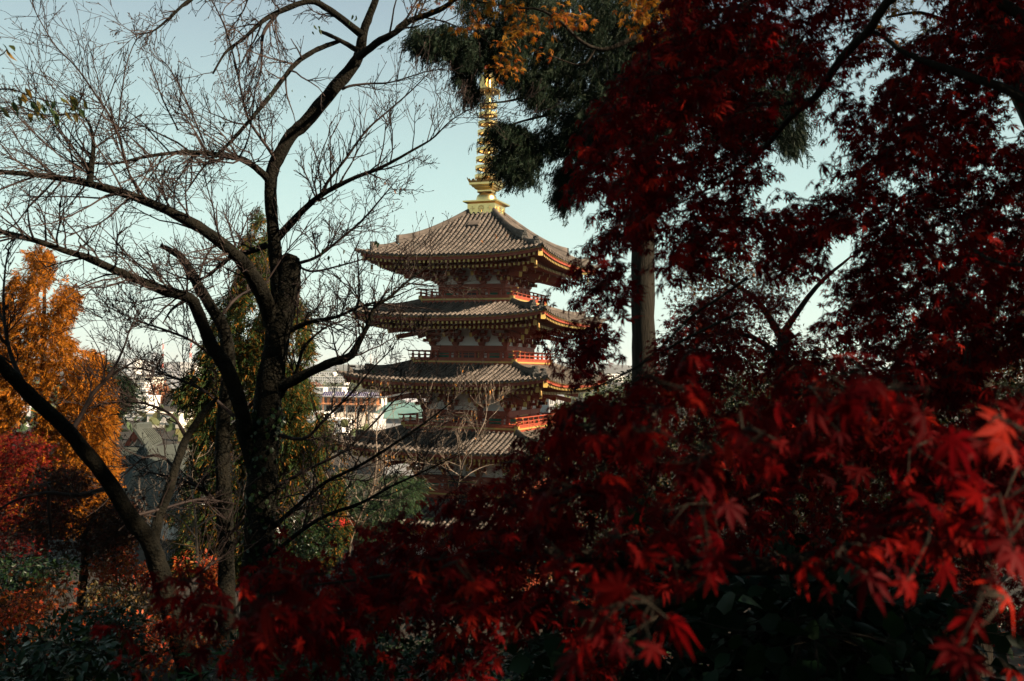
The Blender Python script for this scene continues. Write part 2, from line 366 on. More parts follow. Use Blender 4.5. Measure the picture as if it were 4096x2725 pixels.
    for i in range(nb):
        x = wx-ww+2*ww*(i+.5)/nb; V, F = box(x-.03, x+.03, -b-.02, -b+.03, B+.06, B+.5); wm.add(V, F, 0)
    for s in (-1, 1):
        V, F = box(wx+s*(ww+.06)-.05, wx+s*(ww+.06)+.05, -b-.03, -b+.1, B+.06, B+.5); wm.add(V, F, 2)
    V, F = box(wx-ww-.3, wx+ww+.3, -b, -b+.08, B+.501, B+.719); wm.add(V, F, 2)
    wm = wm.mesh('window', [GREEN, GREEN, RED])
    for q in range(4):
        inst('beam', bm, wall, rz=q*HALF); inst('door', dm, wall, rz=q*HALF); inst('window', wm, wall, rz=q*HALF); inst('window', wm, wall, loc=tuple(rotz(np.array([-2*wx, 0, 0]), q*HALF)), rz=q*HALF)
    # --- bracket sets: arms stepping out under the eaves, tail rafter with gilt end
    st = (zp-.25-zt)/3.4; so_ = min(.66, (a-1.5-b)/3.2); mb = MB(); y = -b
    block(0, y, zt+.09, .52, st*.55, mb)
    for i in range(3):
        z = zt+.09+st*(.55+.92*i)+.12; yy = y-so_*i
        hijiki(0, yy, z, .62+.06*i, .17, .26, mb)
        for xx in (-.55-.06*i, 0, .55+.06*i): block(xx, yy, z+.13, .26, st*.42, mb)
        V, F = beam((0, y+.1, z), (0, yy-so_-.05, z), .17, .24); mb.add(V, F, 0)
        V, F = beam((0, yy-so_-.05, z), (0, yy-so_-.08, z), .19, .26); mb.add(V, F, 1)
    e0 = np.array([0, y-so_*3-.42, zt+st*1.7]); V, F = beam(e0, (0, y, zt+st*3.1), .22, .36); mb.add(V, F, 0)
    V, F = beam(e0, e0+np.array([0, -.03, -.012]), .24, .38); mb.add(V, F, 1)
    bk = mb.mesh('bracket', [RED, GOLD])
    mc = MB()
    block(b, -b, zt+.09, .56, st*.55, mc)
    D = nrm((1, -1, 0))
    for i in range(3):
        z = zt+.09+st*(.55+.92*i)+.12; o = so_*i
        for (xx, yy, al) in ((b, -b-o, 'x'), (b+o, -b, 'y')):
            hijiki(xx, yy, z, .62+.35*i, .17, .26, mc, al)
        for xx in (-.55-.3*i, .5+.3*i):
            block(b+xx, -b-o, z+.13, .26, st*.42, mc); block(b+o, -b-xx, z+.13, .26, st*.42, mc)
        p0 = np.array([b+o+so_*.9, -b-o-so_*.9, z]); V, F = beam(p0, (b-.1, -b+.1, z), .2, .26); mc.add(V, F, 0); V, F = beam(p0, p0+D*.03, .22, .28); mc.add(V, F, 1)
        for vx, vy in ((0, -1), (1, 0)):
            p0 = np.array([b, -b, z]); p1 = p0+np.array([vx, vy, 0])*(o+so_); V, F = beam(p0, p1, .17, .24); mc.add(V, F, 0); V, F = beam(p1, p1+np.array([vx, vy, 0])*.03, .19, .26); mc.add(V, F, 1)
    for l, z0, z1 in ((so_*3+.9, zt+st*1.35, zt+st*2.6), (so_*3+1.55, zt+st*2.2, zt+st*3.3)):
        p0 = np.array([b+l*.78, -b-l*.78, z0]); p1 = np.array([b-.1, -b+.1, z1]); V, F = beam(p0, p1, .25, .38); mc.add(V, F, 0); V, F = beam(p0, p0+nrm(p0-p1)*.035, .27, .40); mc.add(V, F, 1)
    bc = mc.mesh('corner_bracket', [RED, GOLD])
    pm = MB(); hy = b+so_*3
    for hh, z in ((hy, zp-.12), (b+so_*2, zp-.10)):
        V, F = box(-hh-.6, hh+.6, -hh-.1, -hh+.1, z-.13, z+.1); pm.add(V, F)
    pm = pm.mesh('purlin', RED)
    for q in range(4):
        for x in px[1:3]: inst('bracket', bk, wall, loc=tuple(rotz(np.array([x, 0, 0]), q*HALF)), rz=q*HALF)
        inst('corner_bracket', bc, wall, rz=q*HALF); inst('purlin', pm, wall, rz=q*HALF)
    # --- balcony
    bb = MB(); V, F = box(-c+.05, c-.05, -c+.05, c-.05, B-.60, B-.06); bb.add(V, F)
    bal = bb.build('balcony', RED, pag)
    sk = MB()
    V, F = box(-c+.02, c-.02, -c, -c+.045, B-.58, B-.30); sk.add(V, F, 0)
    V, F = box(-c+.02, c-.02, -c-.05, -c+.045, B-.297, B-.17); sk.add(V, F, 1)
    V, F = box(-c+.02, c-.02, -c-.02, -c+.045, B-.167, B-.01); sk.add(V, F, 0)
    sk = sk.mesh('skirt_board', [RED, GOLD])
    V, F = box(-.17, .17, -.17, .17, B-.62, B+.03); cp = MB().add(V, F).mesh('corner_plate', GOLD)
    pst = MB(); V, F = box(-.075, .075, -.075, .075, B-.05, B+.46); pst.add(V, F)
    V, F = lathe([(.075, B+.46), (.05, B+.50), (.09, B+.56), (.095, B+.62), (.06, B+.66), (.001, B+.70)], 8); pst.add(V, F); pst = pst.mesh('railing_post', RED)
    rl = MB(); V, F = tube([(-c-.32, -c+.07, B+.64), (c+.32, -c+.07, B+.64)], .055, 8); rl.add(V, F, 0)
    V, F = beam((-c-.25, -c+.07, B+.33), (c+.25, -c+.07, B+.33), .09, .08); rl.add(V, F, 0)
    V, F = beam((-c-.1, -c+.07, B+.06), (c+.1, -c+.07, B+.06), .12, .10); rl.add(V, F, 0)
    for s in (-1, 1):
        V, F = tube([(s*(c+.32), -c+.07, B+.64), (s*(c+.40), -c+.07, B+.64)], .06, 8); rl.add(V, F, 1)
        V, F = beam((s*(c+.25), -c+.07, B+.33), (s*(c+.32), -c+.07, B+.33), .10, .09); rl.add(V, F, 1)
    rl = rl.mesh('railing', [RED, GOLD])
    for q in range(4):
        inst('skirt_board', sk, bal, rz=q*HALF); inst('corner_plate', cp, bal, loc=tuple(rotz(np.array([c-.1, -c+.1, 0]), q*HALF))); inst('railing', rl, bal, rz=q*HALF)
        for i in range(8):
            inst('railing_post', pst, bal, loc=tuple(rotz(np.array([-c+.09+(2*c-.18)*i/8, -c+.09, 0]), q*HALF)))
# base platform
pb = MB(); V, F = box(-6.6, 6.6, -6.6, 6.6, 0, 1.3); pb.add(V, F); pb.build('stone_base', mat('granite', (.30, .29, .27), (.38, .37, .35), scale=5), pag)
# --- roof hatch on the top roof
hx = MB(); V, F = box(-.5, .5, -.02, .75, -.05, .17); hx.add(V, F); h = hx.build('roof_hatch', TILE, pag); h.location = (.1, -3.1, 11.86-Z0); h.rotation_euler = (rad(36.5), 0, 0)
# --- spire
zb = 13.30-Z0
sp = MB(); V, F = box(-1.25, 1.25, -1.25, 1.25, zb-.1, zb+.80); sp.add(V, F); V, F = box(-1.32, 1.32, -1.32, 1.32, zb-.25, zb+.0); sp.add(V, F)
spire = sp.build('spire', GILT, pag)
lid = MB(); V = []
for h, z in ((1.25, zb+.80), (1.56, zb+.93), (1.56, zb+1.05), (1.0, zb+1.16)): V += [(-h, -h, z), (h, -h, z), (h, h, z), (-h, h, z)]
lid.add(np.array(V), [(i*4+j, i*4+(j+1) % 4, i*4+4+(j+1) % 4, i*4+4+j) for i in range(3) for j in range(4)]+[(12, 13, 14, 15)]); lid.build('lid', GILT, spire)
cr = MB()
for q in range(4):
    for x, s in ((-.78, .8), (0, 1.25), (.78, .8)):
        for i in range(8 if x == 0 else 4):
            an = i*2*math.pi/(8 if x == 0 else 4)
            V, F = lathe([(.07*s, 0), (.05*s, .035), (.001, .045)], 8); V = np.stack([V[:, 0]+x+.17*s*math.cos(an), -1.25-V[:, 2], V[:, 1]+zb+.4+.17*s*math.sin(an)], -1); cr.add(rotz(V, q*HALF), F)
        V, F = lathe([(.075*s, 0), (.05*s, .04), (.001, .05)], 8); V = np.stack([V[:, 0]+x, -1.25-V[:, 2], V[:, 1]+zb+.4], -1); cr.add(rotz(V, q*HALF), F)
        for an in (0, HALF):
            V, F = beam((x-.2*s*math.cos(an), -1.262, zb+.4-.2*s*math.sin(an)), (x+.2*s*math.cos(an), -1.262, zb+.4+.2*s*math.sin(an)), .025, .04, (0, 1, 0)); cr.add(rotz(V, q*HALF), F)
cr.build('crest', GILT, spire)
z = zb+1.16
V, F = lathe([(.9, z-.02), (.89, z+.25), (.82, z+.48), (.66, z+.63), (.62, z+.70)], 32); MB().add(V, F).build('bowl', GILT, spire, smooth=True)
z += .70; fl = MB(); V = []
lev = [(.62, z), (.64, z+.06), (.62, z+.1), (.62, z+.22), (.80, z+.30), (.82, z+.37), (.98, z+.46), (1.0, z+.55), (1.16, z+.62), (1.17, z+.80)]
for h, zz in lev: V += [(-h, -h, zz), (h, -h, zz), (h, h, zz), (-h, h, zz)]
fl.add(np.array(V), [(i*4+j, i*4+(j+1) % 4, i*4+4+(j+1) % 4, i*4+4+j) for i in range(len(lev)-1) for j in range(4)]+[tuple(range(len(V)-4, len(V)))])
pl = [(-1.17, 0), (1.17, 0), (1.26, .18), (1.36, .42), (1.2, .30), (1.1, .34), (.98, .14), (.82, .30), (.7, .32), (.62, .18), (.5, .10), (.38, .30), (.2, .34), (0, .55), (-.2, .34), (-.38, .30), (-.5, .10), (-.62, .18), (-.7, .32), (-.82, .30), (-.98, .14), (-1.1, .34), (-1.2, .30), (-1.36, .42), (-1.26, .18)]
for q in range(4):
    V, F = prism(pl, -1.175, -1.13, 'y'); V[:, 2] += z+.80; V[:, 1] -= .12*np.clip((V[:, 2]-z-.8)/.4, 0, 1); fl.add(rotz(V, q*HALF), F)
fl.build('lotus_throne', GILT, spire)
V, F = tube([(0, 0, z+.3), (0, 0, z+4), (0, 0, z+9.4), (0, 0, z+11.2)], [.30, .28, .25, .10], 16); MB().add(V, F).build('pole', GILT, spire, smooth=True)
for i in range(9):
    zr = 16.62-Z0+i*.775; r = 1.06-.036*i; mb = MB()
    V, F = lathe([(r-.03, zr-.15), (r, zr-.15), (r+.02, zr+.10), (r-.02, zr+.10), (r-.03, zr-.15)], 36); mb.add(V, F)
    V, F = lathe([(.33, zr-.10), (.36, zr+.02), (.36, zr+.10), (.30, zr+.14)], 16); mb.add(V, F)
    V, F = lathe([(r-.03, zr-.13), (r-.26, zr-.12), (r-.26, zr-.09), (r-.03, zr-.09)], 36); mb.add(V, F)
    for s in range(8):
        an = s*math.pi/4; V, F = beam((.3*math.cos(an), .3*math.sin(an), zr-.07), ((r-.1)*math.cos(an), (r-.1)*math.sin(an), zr-.09), .09, .07); mb.add(V, F)
        if s % 2:
            x, y = r*math.cos(an), r*math.sin(an); V, F = lathe([(.012, zr-.15), (.015, zr-.26), (.045, zr-.30), (.06, zr-.42), (.03, zr-.42), (.02, zr-.50), (.001, zr-.52)], 8, (x, y, 0)); mb.add(V, F)
    mb.build('ring', GILT, spire, smooth=False)
zc = 23.9-Z0; mb = MB(); V, F = lathe([(.3, zc), (1.0, zc+.05), (1.05, zc+.22), (.9, zc+.26), (.2, zc+.4)], 24); mb.add(V, F)
for s in range(8):
    an = s*math.pi/4; V, F = lathe([(.012, zc+.1), (.015, zc-.1), (.05, zc-.16), (.07, zc-.34), (.02, zc-.45), (.001, zc-.5)], 8, (1.0*math.cos(an), 1.0*math.sin(an), 0)); mb.add(V, F)
mb.build('parasol_plate', GILT, spire)
mb = MB()
for q in range(4):
    pl = [(.2, 0), (.75, .1), (1.0, .5), (.8, .45), (.95, .95), (.7, .8), (.75, 1.4), (.5, 1.15), (.4, 1.8), (.25, 1.4), (.18, .7)]
    V, F = prism([(x, zz+zc+.45) for x, zz in pl], -.02, .02, 'y'); mb.add(rotz(V, q*HALF), F)
mb.build('flame_finial', GILT, spire)
V, F = lathe([(.001, zc+2.3), (.25, zc+2.45), (.32, zc+2.7), (.2, zc+2.95), (.12, zc+3.0), (.26, zc+3.2), (.2, zc+3.45), (.001, zc+3.8)], 16); MB().add(V, F).build('jewel', GILT, spire, smooth=True)
# --- wind bells at the eave corners: hung things of their own
mb = MB(); V, F = tube([(0, 0, 0), (0, 0, -.28)], .012, 5); mb.add(V, F); 
for i in range(3):
    V, F = lathe([(.02, -.05-.08*i), (.035, -.07-.08*i), (.02, -.10-.08*i)], 6); mb.add(V, F)
bell_chain = mb.mesh('chain', BRONZE)
V, F = lathe([(.03, -.26), (.035, -.30), (.085, -.34), (.10, -.42), (.105, -.60), (.125, -.72), (.11, -.72), (.08, -.6), (.04, -.4)], 10); bell_body = MB().add(V, F).mesh('bell_body', BRONZE, True)
mb = MB(); V, F = tube([(0, 0, -.5), (0, 0, -.80)], .01, 5); mb.add(V, F); V, F = prism([(-.14, -.80), (-.08, -.92), (0, -.86), (.08, -.92), (.14, -.80), (.05, -.78), (-.05, -.78)], -.01, .01); mb.add(V, F); bell_clapper = mb.mesh('clapper', BRONZE)
ORD = {4: 'top', 3: 'second', 2: 'third', 1: 'fourth'}
for k, q, side in [(k, q, s) for k in (4, 3, 2) for q, s in ((0, 'near corner'), (3, 'far left corner'), (1, 'far right corner'))]+[(1, 3, 'far left corner')]:
    s = AA[k]-.55; p = rotz(np.array([s, -s, TT[k]-.18]), q*HALF); p = rotz(p, THP); p = p+np.array([-2.398, 80, 0])
    t = thing('wind_bell', f'small bronze wind bell hanging under the {side} of the pagoda\'s {ORD[k]} roof', 'bell', tuple(p), 0, 'wind bells under the pagoda eaves')
    inst('chain', bell_chain, t); inst('bell_body', bell_body, t); inst('clapper', bell_clapper, t)
# ------------------------------------------------------------------ plant helpers
def smooth(pts, n):
    """Catmull-Rom through rows of pts, n samples"""
    p = np.asarray(pts, float); k = len(p)
    if k == 2: t = np.linspace(0, 1, n)[:, None]; return p[0]*(1-t)+p[1]*t
    e = np.vstack([2*p[0]-p[1], p, 2*p[-1]-p[-2]]); t = np.linspace(0, k-1-1e-9, n); i = t.astype(int); f = (t-i)[:, None]
    a, b, c, d = e[i], e[i+1], e[i+2], e[i+3]
    return .5*(2*b+(c-a)*f+(2*a-5*b+4*c-d)*f**2+(3*b-a-3*c+d)*f**3)
def trace(pts, d0, d1=None, n=None, wob=0.):
    """limb read off the photograph as (px, py, width) rows, given its own depth from d0 to d1 -> 3-D points and radii"""
    d1 = d0 if d1 is None else d1; n = n or max(6, 3*len(pts)); s = smooth(pts, n); d = np.linspace(d0, d1, n)
    if wob: d = d+wob*np.sin(np.linspace(0, rng.uniform(3, 7), n)+rng.uniform(0, 6))*np.linspace(0, 1, n)
    return np.array([P(a, b, dd) for (a, b, _), dd in zip(s, d)]), np.maximum(s[:, 2], .4)/2*d/FD
def rough_tube(pts, r, n=10, amp=.08):
    V, F = tube(pts, r, n); k = len(pts); W = V.reshape(k, n, 3)
    g = 1+amp*rng.normal(0, 1, (k, n, 1)); W = pts[:, None]+(W-pts[:, None])*g; return W.reshape(-1, 3), F
def tubes(PT, RD, n=3):
    """many polylines of equal point count -> one V, F"""
    PT = np.asarray(PT, float); RD = np.asarray(RD, float); N, k, _ = PT.shape
    t = np.gradient(PT, axis=1); t /= np.maximum(np.linalg.norm(t, axis=2, keepdims=True), 1e-9)
    a = np.where(np.abs(t[:, :, 2:3]) < .9, np.array([0, 0, 1.]), np.array([1., 0, 0]))
    s = np.cross(t, a); s /= np.maximum(np.linalg.norm(s, axis=2, keepdims=True), 1e-9); u = np.cross(s, t); th = np.arange(n)*2*math.pi/n
    V = PT[:, :, None]+RD[:, :, None, None]*(np.cos(th)[None, None, :, None]*s[:, :, None]+np.sin(th)[None, None, :, None]*u[:, :, None])
    i = (np.arange(N)*k*n)[:, None, None]+(np.arange(k-1)*n)[None, :, None]; j = np.arange(n)[None, None]; j2 = (j+1) % n
    return V.reshape(-1, 3), np.stack([i+j, i+j2, i+n+j2, i+n+j], -1).reshape(-1, 4)
KT = 6
def grow(out, p, d, L, r, lev, up=.25, wand=.13, dens=1.15, spread=(25, 60), kid=(.3, .6)):
    """one shoot as KT points; side shoots recursively"""
    pts = [p]; v = d.copy(); st = L/(KT-1)
    for i in range(KT-1):
        v = nrm(v+rng.normal(0, wand, 3)+np.array([0, 0, up*.3])); pts.append(pts[-1]+v*st)
    pts = np.array(pts); out.append((pts, np.linspace(r, max(r*.38, .0024), KT), lev))
    if lev <= 0: return
    nk = rng.poisson(dens*(3.2 if lev == 1 else 4.2))
    for _ in range(nk):
        f = rng.uniform(.15, .98)*(KT-1); i = min(int(f), KT-2); q = pts[i]+(pts[i+1]-pts[i])*(f-i); t = nrm(pts[i+1]-pts[i])
        a = nrm(np.cross(t, rng.normal(0, 1, 3))); an = rad(rng.uniform(*spread)); dd = nrm(t*math.cos(an)+a*math.sin(an)+np.array([0, 0, up]))
        grow(out, q, dd, L*rng.uniform(*kid), max(r*.5, .0036), lev-1, up, wand, dens, spread, kid)
def shoots(out, pts, r, n, L, lev, up=.25, f0=.1, f1=1., bias=(0, 0, 0), **kw):
    """side shoots along a limb"""
    k = len(pts)
    for _ in range(n):
        f = rng.uniform(f0, f1)*(k-1); i = min(int(f), k-2); q = pts[i]+(pts[i+1]-pts[i])*(f-i); t = nrm(pts[i+1]-pts[i])
        a = nrm(np.cross(t, rng.normal(0, 1, 3))); an = rad(rng.uniform(30, 70)); d = nrm(t*math.cos(an)+a*math.sin(an)+np.array([0, 0, up])+np.array(bias))
        ri = min(r[i]*.55, .016); grow(out, q, d, rng.uniform(*L), max(ri, .005), lev, up, **kw)
def twig_mesh(out, n=3, buds=True):
    mb = MB(); PT = np.array([o[0] for o in out]); RD = np.array([o[1] for o in out]); V, F = tubes(PT, RD, n); mb.add(V, F)
    if buds:      # small buds at the shoot tips
        tip = PT[:, -1]; dr = PT[:, -1]-PT[:, -2]; dr /= np.maximum(np.linalg.norm(dr, axis=1, keepdims=True), 1e-9)
        B = np.stack([tip-dr*.012, tip, tip+dr*.02], 1); V, F = tubes(B, np.tile([.003, .0065, .001], (len(B), 1)), 3); mb.add(V, F)
    return mb
# ---- leaves
def maple_leaf(fine=True, curl=.3):
    """seven-lobed palmate leaf in xy, stalk at the origin, about 1 across; lobes differ in length, turn and curl"""
    lob = [(0, 1.), (38, .95), (-38, .95), (77, .78), (-77, .78), (118, .46), (-118, .46)]
    V = [(0, 0, 0)]; F = []
    for a, l in lob:
        a = rad(a+rng.normal(0, 5)); c, s = math.sin(a), math.cos(a); l *= .58*rng.uniform(.82, 1.1); w_ = l*.145
        i = len(V); z = -(curl+rng.uniform(-.25, .35))*l*l*1.6
        if fine:
            V += [(c*l*.16-s*w_*.4, s*l*.16+c*w_*.4, .0), (c*l*.52-s*w_, s*l*.52+c*w_, z*.3+.035), (c*l*.52, s*l*.52, z*.3), (c*l*.52+s*w_, s*l*.52-c*w_, z*.3+.035), (c*l*.16+s*w_*.4, s*l*.16-c*w_*.4, .0), (c*l, s*l, z)]
            F += [(0, i+2, i), (i, i+2, i+1), (i+1, i+2, i+5), (i+2, i+3, i+5), (i+3, i+2, i+4), (0, i+4, i+2)]
        else:
            V += [(c*l*.5-s*w_, s*l*.5+c*w_, z*.3), (c*l*.5+s*w_, s*l*.5-c*w_, z*.3), (c*l, s*l, z)]
            F += [(0, i+1, i), (i, i+1, i+2)]
    if fine: k = len(V); V += [(-.012, 0, 0), (.012, 0, 0), (.0, -.42, -.05)]; F += [(k, k+2, k+1)]
    return np.array(V, float), np.array(F)
def simple_leaf(L=1., W=.4):
    """pointed oval leaf, folded along its midrib"""
    V = np.array([(0, 0, 0), (-W*.42, L*.3, .06), (0, L*.35, 0), (W*.42, L*.3, .06), (-W*.36, L*.65, .03), (0, L*.68, -.04), (W*.36, L*.65, .03), (0, L, -.14)])
    return V, np.array([(0, 2, 1), (0, 3, 2), (1, 2, 5), (1, 5, 4), (2, 3, 6), (2, 6, 5), (4, 5, 7), (5, 6, 7)])
def frond(n=7, L=1., droop=.5, w=.13, fan=.42):
    """small flat conifer spray: leaflets on both sides of a bent stem, flattened tip"""
    V = []; F = []
    for i in range(n):
        u = (i+.5)/n; y = L*u; z = -droop*u*u*L; l = fan*L*(1-.75*u)+.06
        for s in (-1, 1):
            k = len(V); a = rad(48+rng.uniform(-12, 12)); dx, dy = s*math.sin(a)*l, math.cos(a)*l; zz = -droop*.5*l+rng.uniform(-.05, .05)
            V += [(0, y-w*.35, z), (dx*.55-w*.25*s, dy*.55+y-w*.2, z+zz*.4), (dx, y+dy, z+zz), (dx*.5+w*.15*s, y+dy*.5+w*.55, z+zz*.4)]; F.append((k, k+1, k+2, k+3))
    k = len(V); V += [(-w*.3, L*.8, -droop*.64*L), (w*.3, L*.8, -droop*.64*L), (0, L*1.12, -droop*1.25*L)]
    F = [(a, b, c) for a, b, c, d in F]+[(a, c, d) for a, b, c, d in F]+[(k, k+1, k+2)]
    return np.array(V, float), np.array(F)
def frames(heading, normal):
    """rotation matrices: y along heading, z near normal"""
    y = heading/np.maximum(np.linalg.norm(heading, axis=1, keepdims=True), 1e-9)
    x = np.cross(y, normal); x /= np.maximum(np.linalg.norm(x, axis=1, keepdims=True), 1e-9); z = np.cross(x, y)
    return np.stack([x, y, z], -1)
def scatter(mb, VF, pos, R, sc, m=0):
    if isinstance(VF, list):
        for i, v_ in enumerate(VF): scatter(mb, v_, pos[i::len(VF)], R[i::len(VF)], np.asarray(sc)[i::len(VF)], m)
        return
    V, F = VF; N = len(pos)
    if N == 0: return
    W = np.einsum('nij,vj->nvi', R*np.asarray(sc)[:, None, None], V)+pos[:, None]
    mb.add(W.reshape(-1, 3), (F[None]+(np.arange(N)*len(V))[:, None, None]).reshape(-1, F.shape[1]), m)
def inpoly(poly, x, y):
    p = np.array(poly, float); q = np.roll(p, -1, 0); c = np.zeros(len(x), bool)
    for (x1, y1), (x2, y2) in zip(p, q):
        h = (y1 > y) != (y2 > y); c ^= h & (x < (x2-x1)*(y-y1)/((y2-y1) if y2 != y1 else 1e-9)+x1)
    return c
_nz = [(rng.normal(0, 1, 2), rng.uniform(0, 6.28)) for _ in range(10)]
def clump(x, y, s):
    """smooth lumpy field about 0..1"""
    v = sum(np.sin((x*k[0]+y*k[1])/s+ph) for k, ph in _nz); return .5+v/9
def region(poly, n, d0, d1, holes=(), lump=None, bias=1.):
    """n points of a volume: seen inside poly, depth between d0 and d1, thinned to clumps"""
    p = np.array(poly, float); out = []; tot = 0
    while tot < n:
        x = rng.uniform(p[:, 0].min(), p[:, 0].max(), 4*n); y = rng.uniform(p[:, 1].min(), p[:, 1].max(), 4*n); k = inpoly(poly, x, y)
        for h in holes: k &= ~inpoly(h, x, y)
        if lump: k &= rng.uniform(0, 1, len(x)) < np.clip((clump(x, y, lump[0])-lump[1])/.25, 0, 1)
        out.append(np.stack([x[k], y[k]], 1)); tot += k.sum()
    xy = np.concatenate(out)[:n]; d = d0+(d1-d0)*rng.uniform(0, 1, n)**bias
    return np.array([P(a, b, c) for (a, b), c in zip(xy, d)])
def unit(n): v = rng.normal(0, 1, (n, 3)); return v/np.linalg.norm(v, axis=1, keepdims=True)
def maple_sprays(mb, C, per, size, VF, twig=None, flat=.35, spread=.13, lean=None, droop=.55):
    """layered sprays: leaves spread about each centre in a tilted plane, tips drooping outward"""
    n = len(C); N = n*per; nm = np.array([0, 0, 1.])+rng.normal(0, flat, (n, 3))
    if lean is not None: nm = nm+np.array(lean)
    nm /= np.linalg.norm(nm, axis=1, keepdims=True)
    nn = np.repeat(nm, per, 0); a = unit(N); a -= nn*(a*nn).sum(1, keepdims=True); a /= np.linalg.norm(a, axis=1, keepdims=True)
    rr = spread*np.sqrt(rng.uniform(.05, 1, N))*size/.065
    pos = np.repeat(C, per, 0)+a*rr[:, None]+nn*rng.normal(0, .25, N)[:, None]*spread*.4
    pos[:, 2] -= .6*rr**2/(spread*size/.065)*droop
    hd = a+rng.normal(0, .35, (N, 3))+np.array([0, 0, -droop]); R = frames(hd, nn+rng.normal(0, .3, (N, 3)))
    sc = size*rng.uniform(.65, 1.25, N)
    scatter(mb, VF, pos, R, sc)
    if twig is not None:
        k = 3; c = np.repeat(C, k, 0); sel = (np.arange(n)[:, None]*per+rng.integers(0, per, (n, k))).ravel(); e = pos[sel]
        twig.append((c, e))
    return pos, R, sc
def twig_lines(mb, tw, r=.0016, m=0):
    c = np.concatenate([t[0] for t in tw]); e = np.concatenate([t[1] for t in tw]); md = (c+e)/2+rng.normal(0, .01, c.shape)+np.array([0, 0, .012])
    V, F = tubes(np.stack([c, md, e], 1), np.tile([r*1.4, r, r*.6], (len(c), 1)), 3); mb.add(V, F, m)
def trunk_to_ground(px, py, d, w_px, lean=0., n=8):
    """trunk from its seen top down to the ground below"""
    p = P(px, py, d); g = float(ground_z(p[0], p[1])); r = w_px/2*d/FD; z = np.linspace(g-.3, p[2], n)
    t = np.linspace(1, 0, n); pts = np.stack([p[0]+lean*t+.05*np.sin(z*1.7), p[1]+0*z, z], -1); return pts, r*(1+.35*t+.5*np.clip(t-.85, 0, 1)*3)
# ---- bark and leaf materials
BARK = mat('cherry_bark', (.012, .010, .007), (.032, .025, .017), scale=9, rough=.9, bump=.7, bscale=26, spec=.15, streak=(1, 1, .35))
MOSS = mat('mossy_bark', (.005, .005, .0035), (.012, .0105, .007), scale=7, rough=.95, bump=.8, bscale=30, spec=.1)
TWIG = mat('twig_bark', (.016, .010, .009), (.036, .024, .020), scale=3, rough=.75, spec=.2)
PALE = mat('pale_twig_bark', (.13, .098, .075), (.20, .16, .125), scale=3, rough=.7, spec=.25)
CEDB = mat('cedar_bark', (.012, .011, .008), (.026, .022, .017), scale=4, rough=.95, bump=.8, bscale=8, streak=(6, 6, .5), spec=.1)
REDL = mat('red_maple_leaf', (0, 0, 0), None, rough=.6, trans=.5, spec=.05, island=[(.035, .0012, .003), (.09, .0016, .004), (.16, .003, .004), (.055, .0015, .004), (.24, .006, .005), (.04, .0015, .003), (.13, .0025, .004), (.42, .022, .010)])
REDM = mat('crimson_maple_leaf', (0, 0, 0), None, rough=.6, trans=.42, spec=.08, island=[(.07, .003, .005), (.17, .005, .006), (.10, .005, .005), (.22, .02, .007), (.08, .004, .005)])
ORGL = mat('orange_maple_leaf', (0, 0, 0), None, rough=.6, trans=.45, spec=.1, island=[(.33, .10, .010), (.36, .15, .014), (.34, .06, .010), (.24, .12, .014), (.38, .18, .02)])
ORML = mat('mixed_maple_leaf', (0, 0, 0), None, rough=.6, trans=.38, spec=.08, island=[(.035, .03, .006), (.16, .05, .007), (.06, .04, .008), (.12, .014, .006), (.03, .034, .008)])
GOLDL = mat('golden_needles', (0, 0, 0), None, rough=.7, trans=.35, spec=.1, island=[(.30, .085, .006), (.44, .135, .008), (.18, .07, .007), (.48, .16, .009), (.07, .05, .008), (.38, .11, .007)])
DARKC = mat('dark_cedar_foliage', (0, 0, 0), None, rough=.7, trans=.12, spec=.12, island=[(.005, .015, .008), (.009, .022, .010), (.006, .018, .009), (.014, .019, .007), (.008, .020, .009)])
MIXC = mat('turning_cypress_foliage', (0, 0, 0), None, rough=.7, trans=.22, spec=.12, island=[(.012, .030, .008), (.024, .050, .011), (.015, .034, .008), (.034, .05, .010), (.24, .085, .008), (.014, .034, .009), (.024, .044, .01), (.018, .038, .01), (.03, .048, .01), (.20, .075, .008)])
GRNL = mat('evergreen_leaf', (0, 0, 0), None, rough=.4, trans=.15, spec=.3, island=[(.008, .024, .007), (.014, .038, .010), (.010, .027, .008), (.022, .040, .010)])
LITT = mat('fallen_leaf', (0, 0, 0), None, rough=.8, trans=.1, spec=.2, island=[(.12, .03, .010), (.2, .05, .010), (.05, .025, .010), (.2, .02, .008), (.08, .05, .02)])
# ------------------------------------------------------------------ the bare cherry tree in the middle distance
def bare_tree(root, trunks, limbs, bark=BARK, twig=TWIG, tn=3):
    out = []
    for pts, r in trunks: V, F = rough_tube(pts, r, 14, .06); MB().add(V, F).build('trunk', bark, root, smooth=True)
    for (pts, r), kw in limbs:
        V, F = rough_tube(pts, r, 8, .05); MB().add(V, F).build('limb', bark if r.mean() > .02 else twig, root, smooth=True)
        if kw: shoots(out, pts, r, **kw)
    twig_mesh(out, tn).build('twigs', twig, root, kind='stuff'); return out
D1 = 13.
def T(*a, d=D1, d1=None, wob=.25): return trace(a, d, d1, wob=wob)
t1 = thing('cherry_tree', 'tall bare cherry tree with a forked mossy trunk and a sawn stump', 'tree', tuple(P(592, 1560, D1)), 0)
def local(t, lst): o = np.array(t.location); return [(p-o, r) for p, r in lst]
gz = P(592, 1560, D1)
